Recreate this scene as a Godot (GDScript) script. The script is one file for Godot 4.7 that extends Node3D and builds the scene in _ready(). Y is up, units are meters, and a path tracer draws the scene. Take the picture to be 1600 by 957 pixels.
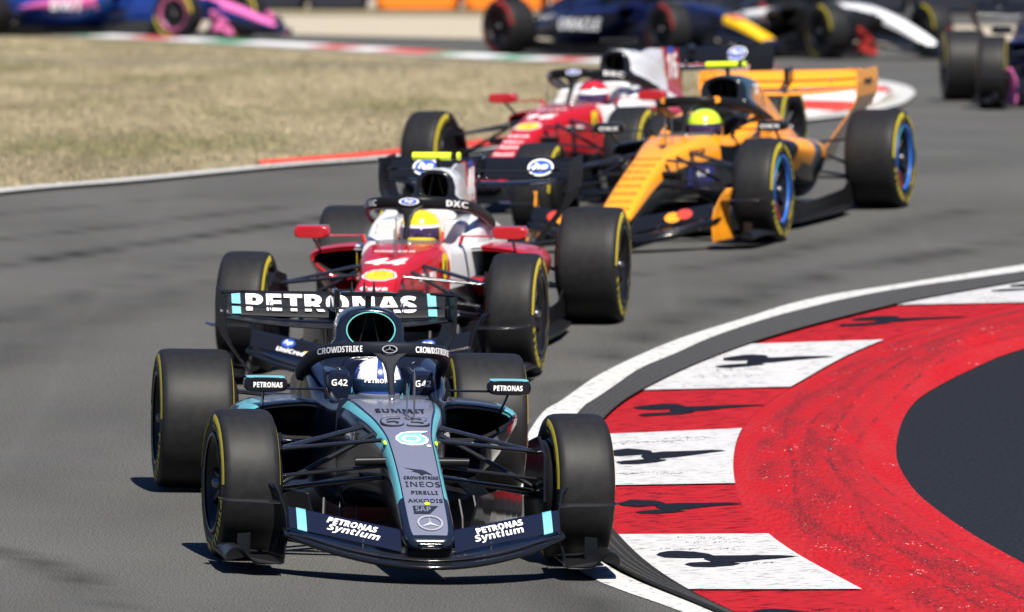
extends Node3D
# A pack of single-seater race cars threading an S-bend, seen through a long lens.

var M := {}                # materials
var CACHE := {}            # shared meshes
var rng := RandomNumberGenerator.new()

# ------------------------------------------------------------------ terrain height
const X0Z := [-140.0, -75.0, -67.0, -57.0, -46.0, -30.0]
const X0V := [0.9, 0.9, 0.9, -0.7, -0.5, -0.5]

func lut(v: float, xs: Array, ys: Array) -> float:
	if v <= xs[0]: return ys[0]
	for i in range(1, xs.size()):
		if v <= xs[i]:
			return lerpf(ys[i - 1], ys[i], (v - xs[i - 1]) / (xs[i] - xs[i - 1]))
	return ys[ys.size() - 1]

func gy(x: float, z: float) -> float:
	var d := -z
	var roll := clampf(-1.75 + (d - 46.3) * 0.17, -1.75, 2.5)
	var fade := 1.0 - clampf((d - 72.0) / 14.0, 0.0, 1.0)
	fade = fade * fade * (3.0 - 2.0 * fade)
	var x0 := lut(z, X0Z, X0V)
	var cf := tan(deg_to_rad(roll)) * fade * 2.5 * tanh((x - x0) / 2.5)
	var t := clampf((d - 76.0) / 4.0, -50.0, 50.0)
	var drop := -0.034 * 4.0 * log(1.0 + exp(t))
	return cf + maxf(drop, -4.6) + lut(z, [-68.0, -61.0, -56.0, -30.0], [0.0, 0.03, -0.03, -0.03])

# ------------------------------------------------------------------ materials
func lin(r: float, g: float, b: float) -> Color:
	return Color(r, g, b).linear_to_srgb()

func mat(called: String, c: Color, rough := 0.5, metal := 0.0, coat := 0.0) -> StandardMaterial3D:
	var m := StandardMaterial3D.new()
	m.resource_name = called
	m.albedo_color = Color(c.r, c.g, c.b).linear_to_srgb()
	m.roughness = rough
	m.metallic = metal
	if coat > 0.0:
		m.clearcoat_enabled = true
		m.clearcoat = coat
		m.clearcoat_roughness = 0.05
	M[called] = m
	return m

func noise_tex(freq: float, octaves: int, stops: Array, seed_v: int, size := 512, kind := FastNoiseLite.TYPE_SIMPLEX_SMOOTH, as_normal := false, bump := 4.0) -> NoiseTexture2D:
	var n := FastNoiseLite.new()
	n.noise_type = kind
	n.seed = seed_v
	n.frequency = freq
	n.fractal_octaves = octaves
	var t := NoiseTexture2D.new()
	t.width = size
	t.height = size
	t.seamless = true
	t.noise = n
	if as_normal:
		t.as_normal_map = true
		t.bump_strength = bump
	elif stops.size():
		var g := Gradient.new()
		var offs := PackedFloat32Array()
		var cols := PackedColorArray()
		for s in stops:
			offs.append(s[0])
			cols.append(s[1])
		g.offsets = offs
		g.colors = cols
		t.color_ramp = g
	return t

func grey(v: float) -> Color:
	return Color(v, v, v)

# ------------------------------------------------------------------ mesh helpers
func new_st(smooth := true) -> SurfaceTool:
	var st := SurfaceTool.new()
	st.begin(Mesh.PRIMITIVE_TRIANGLES)
	st.set_smooth_group(0 if smooth else -1)
	return st

func done(st: SurfaceTool) -> ArrayMesh:
	st.generate_normals()
	return st.commit()

func quad(st: SurfaceTool, a: Vector3, b: Vector3, c: Vector3, d: Vector3) -> void:
	st.add_vertex(a); st.add_vertex(b); st.add_vertex(c)
	st.add_vertex(a); st.add_vertex(c); st.add_vertex(d)

# sections: arrays of Vector3 of equal length. colf(p, j) gives a colour for the quad (or is empty)
func loft(st: SurfaceTool, secs: Array, closed := true, caps := true, colf = null, cap_flat := true) -> void:
	var n: int = secs[0].size()
	var m: int = n if closed else n - 1
	var cents := []
	for s in secs:
		var c := Vector3.ZERO
		for p in s: c += p
		cents.append(c / n)
	var score := 0.0
	for i in range(secs.size() - 1):
		for j in range(0, m, 2):
			var a: Vector3 = secs[i][j]
			var b: Vector3 = secs[i][(j + 1) % n]
			var c: Vector3 = secs[i + 1][(j + 1) % n]
			var nr := (c - a).cross(b - a)
			score += nr.dot((a + c) * 0.5 - (cents[i] + cents[i + 1]) * 0.5)
	var flip := score < 0.0
	for i in range(secs.size() - 1):
		for j in range(m):
			var a: Vector3 = secs[i][j]
			var b: Vector3 = secs[i][(j + 1) % n]
			var c: Vector3 = secs[i + 1][(j + 1) % n]
			var d: Vector3 = secs[i + 1][j]
			if colf != null:
				st.set_color(colf.call((a + b + c + d) * 0.25, j))
			if flip: quad(st, a, d, c, b)
			else: quad(st, a, b, c, d)
	if caps and closed:
		for e in [0, secs.size() - 1]:
			var s: Array = Array(secs[e])
			var c: Vector3 = cents[e]
			var fl: bool = flip != (e == 0)
			if cap_flat: st.set_smooth_group(-1)
			for j in range(n):
				if colf != null: st.set_color(colf.call((s[j] + s[(j + 1) % n] + c) / 3.0, j))
				if fl:
					st.add_vertex(c); st.add_vertex(s[j]); st.add_vertex(s[(j + 1) % n])
				else:
					st.add_vertex(c); st.add_vertex(s[(j + 1) % n]); st.add_vertex(s[j])
			if cap_flat: st.set_smooth_group(0)

# closed loop around the centre c, spanned by a and b, of exponent e
func ring(c: Vector3, a: Vector3, b: Vector3, n := 12, e := 2.0) -> PackedVector3Array:
	var r := PackedVector3Array()
	for i in n:
		var t := TAU * i / n
		var ct := cos(t)
		var s := sin(t)
		r.append(c + a * signf(ct) * pow(absf(ct), 2.0 / e) + b * signf(s) * pow(absf(s), 2.0 / e))
	return r

# tube along points; wide/tall half sizes; up is a hint
func tube(st: SurfaceTool, pts: Array, wide: float, tall: float, up := Vector3.UP, n := 10, taper := 1.0) -> void:
	var secs := []
	for i in pts.size():
		var d: Vector3 = (pts[mini(i + 1, pts.size() - 1)] - pts[maxi(i - 1, 0)]).normalized()
		var side := d.cross(up).normalized()
		var u := side.cross(d).normalized()
		var k := lerpf(1.0, taper, float(i) / maxf(1.0, pts.size() - 1))
		secs.append(ring(pts[i], side * wide * k, u * tall * k, n))
	loft(st, secs)

func tube_mesh(pts: Array, wide: float, tall: float, up := Vector3.UP, n := 10, taper := 1.0) -> ArrayMesh:
	var st := new_st()
	tube(st, pts, wide, tall, up, n, taper)
	return done(st)

# polygon prism: outline in the plane (o, ux, uy), pushed both ways along the normal by half the thickness
func prism(st: SurfaceTool, poly: PackedVector2Array, o: Vector3, ux: Vector3, uy: Vector3, thick: float) -> void:
	var nn := ux.cross(uy).normalized()
	var tris := Geometry2D.triangulate_polygon(poly)
	var area := 0.0
	for i in poly.size():
		var a := poly[i]
		var b := poly[(i + 1) % poly.size()]
		area += a.x * b.y - b.x * a.y
	var top := nn * thick * 0.5
	var P := func(v: Vector2) -> Vector3: return o + ux * v.x + uy * v.y
	st.set_smooth_group(-1)
	for i in range(0, tris.size(), 3):
		var a: Vector3 = P.call(poly[tris[i]])
		var b: Vector3 = P.call(poly[tris[i + 1]])
		var c: Vector3 = P.call(poly[tris[i + 2]])
		if (b - a).cross(c - a).dot(nn) > 0.0:
			var t := b
			b = c
			c = t
		st.add_vertex(a + top); st.add_vertex(b + top); st.add_vertex(c + top)
		st.add_vertex(a - top); st.add_vertex(c - top); st.add_vertex(b - top)
	for i in poly.size():
		var a: Vector3 = P.call(poly[i])
		var b: Vector3 = P.call(poly[(i + 1) % poly.size()])
		if area > 0.0: quad(st, a - top, a + top, b + top, b - top)
		else: quad(st, b - top, b + top, a + top, a - top)

func prism_mesh(poly: PackedVector2Array, o: Vector3, ux: Vector3, uy: Vector3, thick: float) -> ArrayMesh:
	var st := new_st(false)
	prism(st, poly, o, ux, uy, thick)
	return done(st)

func rbox(c: Vector3, h: Vector3, e := 5.0, n := 20) -> ArrayMesh:   # rounded box along z
	var st := new_st()
	var secs := []
	for k in [[-1.0, 0.86], [-0.93, 0.97], [-0.8, 1.0], [0.8, 1.0], [0.93, 0.97], [1.0, 0.86]]:
		secs.append(ring(c + Vector3(0, 0, h.z * k[0]), Vector3(h.x * k[1], 0, 0), Vector3(0, h.y * k[1], 0), n, e))
	loft(st, secs)
	return done(st)

# aerofoil section between a leading and a trailing edge in the y-z plane
func foil(le: Vector3, te: Vector3, thick: float, camber := 0.0) -> PackedVector3Array:
	var r := PackedVector3Array()
	var ch := te - le
	var nr := Vector3(1, 0, 0).cross(ch).normalized()
	if nr.y < 0.0: nr = -nr
	var ts := [0.0, 0.03, 0.12, 0.3, 0.55, 0.8, 1.0]
	for t in ts:
		var th: float = thick * 0.5 * (2.2 * sqrt(t) * (1.0 - t) + 0.08 * t)
		r.append(le + ch * t + nr * (th - camber * 4.0 * t * (1.0 - t)))
	for k in range(ts.size() - 1, 0, -1):
		var t: float = ts[k]
		var th: float = thick * 0.5 * (1.6 * sqrt(t) * (1.0 - t) + 0.08)
		r.append(le + ch * t - nr * (th + camber * 4.0 * t * (1.0 - t)))
	return r

func lathe_x(prof: Array, n := 64) -> ArrayMesh:    # prof: [radius, x]; closed profile
	var st := new_st()
	var secs := []
	for i in n + 1:
		var t := TAU * i / n
		var s := PackedVector3Array()
		for p in prof: s.append(Vector3(p[1], cos(t) * p[0], sin(t) * p[0]))
		secs.append(s)
	var k := prof.size()
	# orient by profile winding
	var area := 0.0
	for i in k:
		area += prof[i][1] * prof[(i + 1) % k][0] - prof[(i + 1) % k][1] * prof[i][0]
	for i in n:
		for j in k:
			var a: Vector3 = secs[i][j]
			var b: Vector3 = secs[i][(j + 1) % k]
			var c: Vector3 = secs[i + 1][(j + 1) % k]
			var d: Vector3 = secs[i + 1][j]
			if area > 0.0: quad(st, a, d, c, b)
			else: quad(st, a, b, c, d)
	return done(st)

func catmull(pts: Array, per := 6) -> Array:
	var out := []
	for i in range(pts.size() - 1):
		var p0 = pts[maxi(i - 1, 0)]
		var p1 = pts[i]
		var p2 = pts[i + 1]
		var p3 = pts[mini(i + 2, pts.size() - 1)]
		for k in per:
			var t := float(k) / per
			out.append(0.5 * (2.0 * p1 + (p2 - p0) * t + (2.0 * p0 - 5.0 * p1 + 4.0 * p2 - p3) * t * t + (3.0 * p1 - p0 - 3.0 * p2 + p3) * t * t * t))
	out.append(pts[pts.size() - 1])
	return out

func pairs(a: Array) -> Array:
	var r := []
	for i in range(0, a.size(), 2): r.append(Vector2(a[i], a[i + 1]))
	return r

func smooth_table(rows: Array, per := 4) -> Array:     # catmull over arrays of floats
	var out := []
	for i in range(rows.size() - 1):
		for k in per:
			var t := float(k) / per
			var row := []
			for c in rows[0].size():
				var p0: float = rows[maxi(i - 1, 0)][c]
				var p1: float = rows[i][c]
				var p2: float = rows[i + 1][c]
				var p3: float = rows[mini(i + 2, rows.size() - 1)][c]
				row.append(0.5 * (2.0 * p1 + (p2 - p0) * t + (2.0 * p0 - 5.0 * p1 + 4.0 * p2 - p3) * t * t + (3.0 * p1 - p0 - 3.0 * p2 + p3) * t * t * t))
			out.append(row)
	out.append(rows[rows.size() - 1])
	return out

# ------------------------------------------------------------------ nodes
func part(parent: Node, called: String, mesh: Mesh, m: Material) -> MeshInstance3D:
	var o := MeshInstance3D.new()
	o.name = called
	o.mesh = mesh
	o.material_override = m
	parent.add_child(o, true)
	return o

func holder(parent: Node, called: String) -> Node3D:
	var o := Node3D.new()
	o.name = called
	parent.add_child(o, true)
	return o

func tag(o: Node, label: String, category: String, group := "") -> void:
	o.set_meta("label", label)
	o.set_meta("category", category)
	if group: o.set_meta("group", group)

func structure(called: String, mesh: Mesh, m: Material, label := "") -> MeshInstance3D:
	var o := part(self, called, mesh, m)
	o.set_meta("kind", "structure")
	if label: o.set_meta("label", label)
	return o

# lettering: a TextMesh fitted to a width and a height, centred at c
func text_mesh(s: String, bold := true, serif := false) -> ArrayMesh:
	var key := "T" + s + str(bold) + str(serif)
	if CACHE.has(key): return CACHE[key]
	var f := SystemFont.new()
	f.font_names = PackedStringArray(["Droid Serif" if serif else "Droid Sans"])
	f.font_weight = 700 if bold else 400
	var heavy := FontVariation.new()
	heavy.base_font = f
	heavy.variation_embolden = 0.6 if s == "PETRONAS" else 0.0
	var t := TextMesh.new()
	t.font = heavy
	t.text = s
	t.font_size = 48
	t.pixel_size = 0.01
	t.depth = 0.05
	t.curve_step = 1.5
	var am := ArrayMesh.new()
	var arr := t.get_mesh_arrays()
	# recentre on the ink
	var v: PackedVector3Array = arr[Mesh.ARRAY_VERTEX]
	var lo := Vector3(1e9, 1e9, 1e9)
	var hi := -lo
	for p in v:
		lo = lo.min(p)
		hi = hi.max(p)
	for i in v.size():
		v[i] = Vector3((v[i].x - (lo.x + hi.x) * 0.5) / (hi.x - lo.x), (v[i].y - (lo.y + hi.y) * 0.5) / (hi.y - lo.y), (v[i].z - lo.z) / (hi.z - lo.z))
	arr[Mesh.ARRAY_VERTEX] = v
	am.add_surface_from_arrays(Mesh.PRIMITIVE_TRIANGLES, arr)
	CACHE[key] = am
	return am

func lettering(parent: Node, s: String, c: Vector3, xd: Vector3, yd: Vector3, w: float, h: float, m: Material, bold := true, shear := 0.0, thick := 0.002) -> MeshInstance3D:
	var o := part(parent, "lettering", text_mesh(s, bold), m)
	var x := xd.normalized()
	var z := x.cross(yd).normalized()
	var y := z.cross(x)
	o.transform = Transform3D(Basis(x * w, (y + x * shear) * h, z * thick), c + z * 0.001)
	return o

# lettering wrapped on a curved surface: mapf(u, v) gives [point, normal] for u, v in -0.5 .. 0.5
func bent(parent: Node, s: String, mapf: Callable, m: Material, bold := true) -> void:
	var arr := text_mesh(s, bold).surface_get_arrays(0)
	var v: PackedVector3Array = arr[Mesh.ARRAY_VERTEX]
	var nn: PackedVector3Array = arr[Mesh.ARRAY_NORMAL]
	for i in v.size():
		var q: Array = mapf.call(v[i].x, v[i].y)
		v[i] = q[0] + q[1] * (0.0015 + 0.002 * v[i].z)
		nn[i] = q[1]
	arr[Mesh.ARRAY_VERTEX] = v
	arr[Mesh.ARRAY_NORMAL] = nn
	arr[Mesh.ARRAY_TANGENT] = null
	var am := ArrayMesh.new()
	am.add_surface_from_arrays(Mesh.PRIMITIVE_TRIANGLES, arr)
	part(parent, "lettering", am, m)

# a flat emblem: polygon in unit coordinates, fitted like lettering
func emblem(parent: Node, called: String, poly: PackedVector2Array, c: Vector3, xd: Vector3, yd: Vector3, w: float, h: float, m: Material, thick := 0.002) -> MeshInstance3D:
	var x := xd.normalized()
	var z := x.cross(yd).normalized()
	var y := z.cross(x)
	return part(parent, called, prism_mesh(poly, c + z * thick * 0.5, x * w, y * h, thick), m)

func disc_poly(n := 24, r := 0.5, r2 := 0.0) -> PackedVector2Array:
	var p := PackedVector2Array()
	for i in n: p.append(Vector2(cos(TAU * i / n), sin(TAU * i / n)) * r)
	if r2 > 0.0:   # a ring with a seam
		p.append(Vector2(r, 0))
		for i in range(n, -1, -1): p.append(Vector2(cos(TAU * i / n - 0.001), sin(TAU * i / n - 0.001)) * r2)
	return p

func ring_mesh(c: Vector3, xd: Vector3, yd: Vector3, w: float, h: float, inner: float, thick := 0.002, n := 32) -> ArrayMesh:
	var x := xd.normalized()
	var z := x.cross(yd).normalized()
	var y := z.cross(x)
	var st := new_st(false)
	for i in n:
		var a := TAU * i / n
		var b := TAU * (i + 1) / n
		var pa := x * cos(a) * w * 0.5 + y * sin(a) * h * 0.5
		var pb := x * cos(b) * w * 0.5 + y * sin(b) * h * 0.5
		var o := c + z * thick
		quad(st, o + pa, o + pa * inner, o + pb * inner, o + pb)
		quad(st, c + pa, o + pa, o + pb, c + pb)
		quad(st, c + pa * inner, c + pb * inner, o + pb * inner, o + pa * inner)
	return done(st)

# ------------------------------------------------------------------ the car
const NOSE := [   # z, half width, top, bottom
	[1.086, 0.060, 0.182, 0.168], [1.078, 0.085, 0.200, 0.158], [1.055, 0.106, 0.222, 0.152], [1.0, 0.119, 0.252, 0.150], [0.85, 0.124, 0.318, 0.155], [0.5, 0.126, 0.452, 0.190],
	[0.2, 0.132, 0.545, 0.24], [0.0, 0.142, 0.596, 0.25], [-0.25, 0.180, 0.645, 0.25], [-0.5, 0.226, 0.676, 0.235], [-0.72, 0.252, 0.690, 0.20], [-0.86, 0.265, 0.690, 0.16]]
const NP := [[0.0, 1.0], [0.30, 1.0], [0.56, 0.995], [0.74, 0.985], [0.79, 0.975], [0.90, 0.915], [0.985, 0.80], [1.0, 0.66], [0.985, 0.45], [0.94, 0.22], [0.80, 0.05], [0.5, 0.0], [0.0, 0.0]]

func nose_at(z: float) -> Vector3:      # half width, top, slope of the top
	var zs := []
	var ws := []
	var ts := []
	for i in range(NOSE.size() - 1, -1, -1):
		zs.append(NOSE[i][0])
		ws.append(NOSE[i][1])
		ts.append(NOSE[i][2])
	return Vector3(lut(z, zs, ws), lut(z, zs, ts), (lut(z + 0.06, zs, ts) - lut(z - 0.06, zs, ts)) / 0.12)

func nose_section(r: Array) -> PackedVector3Array:
	var s := PackedVector3Array()
	for q in NP: s.append(Vector3(q[0] * r[1], lerpf(r[3], r[2], q[1]), r[0]))
	for i in range(NP.size() - 2, 0, -1): s.append(Vector3(-NP[i][0] * r[1], lerpf(r[3], r[2], NP[i][1]), r[0]))
	return s

func half_index(j: int) -> int:
	return j if j < NP.size() - 1 else 2 * (NP.size() - 1) - 1 - j

func on_nose(parent: Node, s: String, x: float, z: float, w: float, h: float, m: Material, bold := true, shear := 0.0) -> MeshInstance3D:
	var q := nose_at(z)
	return lettering(parent, s, Vector3(x, q.y + 0.002, z), Vector3(1, 0, 0), Vector3(0, -q.z, -1), w, h, m, bold, shear)

func cover_section(r: Array) -> PackedVector3Array:     # z, top, spine half width, shoulder y, base half width
	var z: float = r[0]
	var yt: float = r[1]
	var wt: float = r[2]
	var ys: float = r[3]
	var wb: float = r[4]
	var half := [[0.0, yt], [wt * 0.35, yt - 0.004], [wt * 0.65, yt - 0.02], [wt * 0.88, yt - 0.05], [wt, yt - 0.10], [wt * 1.0, lerpf(yt - 0.10, ys + 0.05, 0.55)], [lerpf(wt, wb, 0.22), ys + 0.05], [lerpf(wt, wb, 0.6), ys + 0.01], [wb, ys - 0.05], [wb, lerpf(ys - 0.05, 0.2, 0.5)], [wb * 0.9, 0.2], [0.0, 0.2]]
	var s := PackedVector3Array()
	for q in half: s.append(Vector3(q[0], q[1], z))
	for i in range(half.size() - 2, 0, -1): s.append(Vector3(-half[i][0], half[i][1], z))
	return s

const COVER := [[-1.93, 1.045, 0.168, 0.80, 0.335], [-2.1, 1.045, 0.165, 0.77, 0.345], [-2.4, 1.01, 0.14, 0.70, 0.345], [-2.75, 0.91, 0.10, 0.61, 0.31], [-3.1, 0.78, 0.075, 0.52, 0.25], [-3.45, 0.64, 0.055, 0.44, 0.17], [-3.72, 0.52, 0.045, 0.40, 0.10]]
const POD := [[-1.28, 0.25, 0.690, 0.638, 0.43], [-1.34, 0.235, 0.712, 0.646, 0.395], [-1.55, 0.22, 0.745, 0.640, 0.30], [-1.9, 0.20, 0.75, 0.622, 0.20], [-2.3, 0.18, 0.69, 0.585, 0.15], [-2.7, 0.12, 0.55, 0.53, 0.13], [-3.05, 0.06, 0.40, 0.47, 0.13], [-3.3, 0.02, 0.27, 0.42, 0.14]]

func pod_section(r: Array, s: int) -> PackedVector3Array:
	var c := Vector3((r[1] + r[2]) * 0.5 * s, (r[3] + r[4]) * 0.5, r[0])
	var l := ring(c, Vector3((r[2] - r[1]) * 0.5 * s, 0, 0), Vector3(0, (r[3] - r[4]) * 0.5, 0), 28, 3.4)
	for i in l.size():   # the top falls outwards, the side is undercut
		var fx: float = (absf(l[i].x) - r[1]) / maxf(0.01, r[2] - r[1])
		var fy: float = (l[i].y - r[4]) / maxf(0.01, r[3] - r[4])
		l[i].y -= 0.045 * fx * fx * fy
		l[i].x -= s * 0.17 * (1.0 - fy) * fx
	return l

# wheel shared meshes
func tyre_mesh(r: float, w: float) -> ArrayMesh:
	var key := "tyre%f%f" % [r, w]
	if not CACHE.has(key):
		var h := w * 0.5
		var pr := []
		for q in [[0.235, -h + 0.018], [0.250, -h + 0.006], [0.285, -h - 0.002], [0.318, -h + 0.004], [r - 0.018, -h + 0.010], [r - 0.008, -h + 0.020], [r - 0.0022, -h + 0.040], [r, -h + 0.085], [r, 0.0]]:
			pr.append(q)
		for i in range(pr.size() - 2, -1, -1): pr.append([pr[i][0], -pr[i][1]])
		CACHE[key] = lathe_x(pr, 72)
	return CACHE[key]

func stripe_mesh(w: float, r: float, sd: float) -> ArrayMesh:      # a printed arc with its hatching on one sidewall
	var key := "stripe%f%d" % [w, int(sd)]
	if not CACHE.has(key):
		var st := new_st()
		var h := w * 0.5
		var P := func(t: float, rr: float) -> Vector3: return Vector3(sd * (0.0012 + lut(rr, [0.25, 0.285, 0.318, r - 0.018], [h - 0.006, h + 0.002, h - 0.004, h - 0.010])), cos(t) * rr, sin(t) * rr)
		for k in 28:
			var t0 := -0.75 + 1.5 * k / 28.0
			var t1 := -0.75 + 1.5 * (k + 1) / 28.0
			var rs := [0.272 if k % 7 < 5 else 0.300, 0.3005, 0.318, r - 0.024]
			for b in 3:
				var v := [P.call(t0, rs[b]), P.call(t0, rs[b + 1]), P.call(t1, rs[b + 1]), P.call(t1, rs[b])]
				if sd < 0.0: quad(st, v[3], v[2], v[1], v[0])
				else: quad(st, v[0], v[1], v[2], v[3])
		CACHE[key] = done(st)
	return CACHE[key]

func wheel(car: Node3D, at: Vector3, r: float, w: float, steer: float, L: Dictionary) -> void:
	var s := signf(at.x)
	var o := holder(car, "wheel")
	o.position = at
	o.rotation.y = deg_to_rad(steer)
	part(o, "tyre", tyre_mesh(r, w), M.tyre)
	for sd in [-1.0, 1.0]:
		for t in [0.75, 0.75 + PI]:
			part(o, "sidewall_stripe", stripe_mesh(w, r, sd), L.stripe).rotation.x = t
	if L.get("tyre_text", false):
		for t in [0.75 + PI * 0.5, 0.75 - PI * 0.5]:
			var tk := "tyretext%f%d" % [w, int(s)]
			if not CACHE.has(tk):
				var hh := w * 0.5
				var wrap := func(u: float, v: float) -> Array:
					var rr := 0.300 + v * 0.034
					var a := -s * u * 1.15
					return [Vector3(s * lut(rr, [0.25, 0.285, 0.318, 0.334], [hh - 0.006, hh + 0.002, hh - 0.004, hh - 0.010]), cos(a) * rr, sin(a) * rr), Vector3(s, 0, 0)]
				bent(o, "PIRELLI", wrap, L.stripe)
				CACHE[tk] = o.get_child(o.get_child_count() - 1).mesh
				o.get_child(o.get_child_count() - 1).rotation.x = t
			else:
				part(o, "lettering", CACHE[tk], L.stripe).rotation.x = t
	var h := w * 0.5
	var key := "rim%f%d" % [w, int(s)]
	if not CACHE.has(key):
		CACHE[key] = lathe_x([[0.236, s * (h - 0.012)], [0.240, s * (h - 0.002)], [0.226, s * (h - 0.004)], [0.205, s * (h - 0.035)], [0.195, s * (h - 0.055)], [0.13, s * (h - 0.085)], [0.06, s * (h - 0.075)], [0.05, s * (h - 0.05)], [0.001, s * (h - 0.045)], [0.001, s * (-h + 0.02)], [0.236, s * (-h + 0.012)]], 48)
		var tilt := s * (h - 0.046)
		CACHE[key + "nut"] = lathe_x([[0.001, tilt + s * 0.045], [0.018, tilt + s * 0.04], [0.034, tilt], [0.001, tilt - s * 0.02]], 16)
		CACHE[key + "lip"] = lathe_x([[0.2215, s * (h - 0.0012)], [0.236, s * (h + 0.0005)], [0.236, s * (h - 0.004)], [0.2215, s * (h - 0.006)]], 48)
		CACHE[key + "wide"] = lathe_x([[0.211, s * (h - 0.020)], [0.240, s * (h + 0.0025)], [0.240, s * (h - 0.004)], [0.211, s * (h - 0.030)]], 48)
		var sp := new_st(false)
		for k in 9:      # dished spokes under the cover
			var a := TAU * k / 9.0
			var d := Vector3(0, cos(a), sin(a))
			var e := Vector3(0, -sin(a), cos(a))
			var x1 := Vector3(s * (h - 0.066), 0, 0)
			var x2 := Vector3(s * (h - 0.045), 0, 0)
			loft(sp, [ring(x1 + d * 0.05, e * 0.014, Vector3(0.012, 0, 0), 6), ring(x2 + d * 0.2, e * 0.02, Vector3(0.012, 0, 0), 6)])
		CACHE[key + "spokes"] = done(sp)
		CACHE[key + "drum"] = lathe_x([[0.222, -s * (h - 0.02)], [0.225, -s * (h + 0.012)], [0.17, -s * (h + 0.035)], [0.001, -s * (h + 0.04)], [0.001, -s * (h - 0.03)]], 40)
	part(o, "rim", CACHE[key], M.rim)
	part(o, "rim_lip", CACHE[key + ("wide" if L.has("wide_lip") else "lip")], L.lip)
	part(o, "spokes", CACHE[key + "spokes"], M.rim)
	part(o, "wheel_nut", CACHE[key + "nut"], M.nut)
	part(o, "brake_drum", CACHE[key + "drum"], M.carbon)

func arm(car: Node3D, a: Vector3, b: Vector3, chord := 0.03, thick := 0.011, m: Material = null) -> void:
	part(car, "suspension_arm", tube_mesh([a, b], chord, thick, Vector3.UP, 10), m if m else M.arm)

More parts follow.
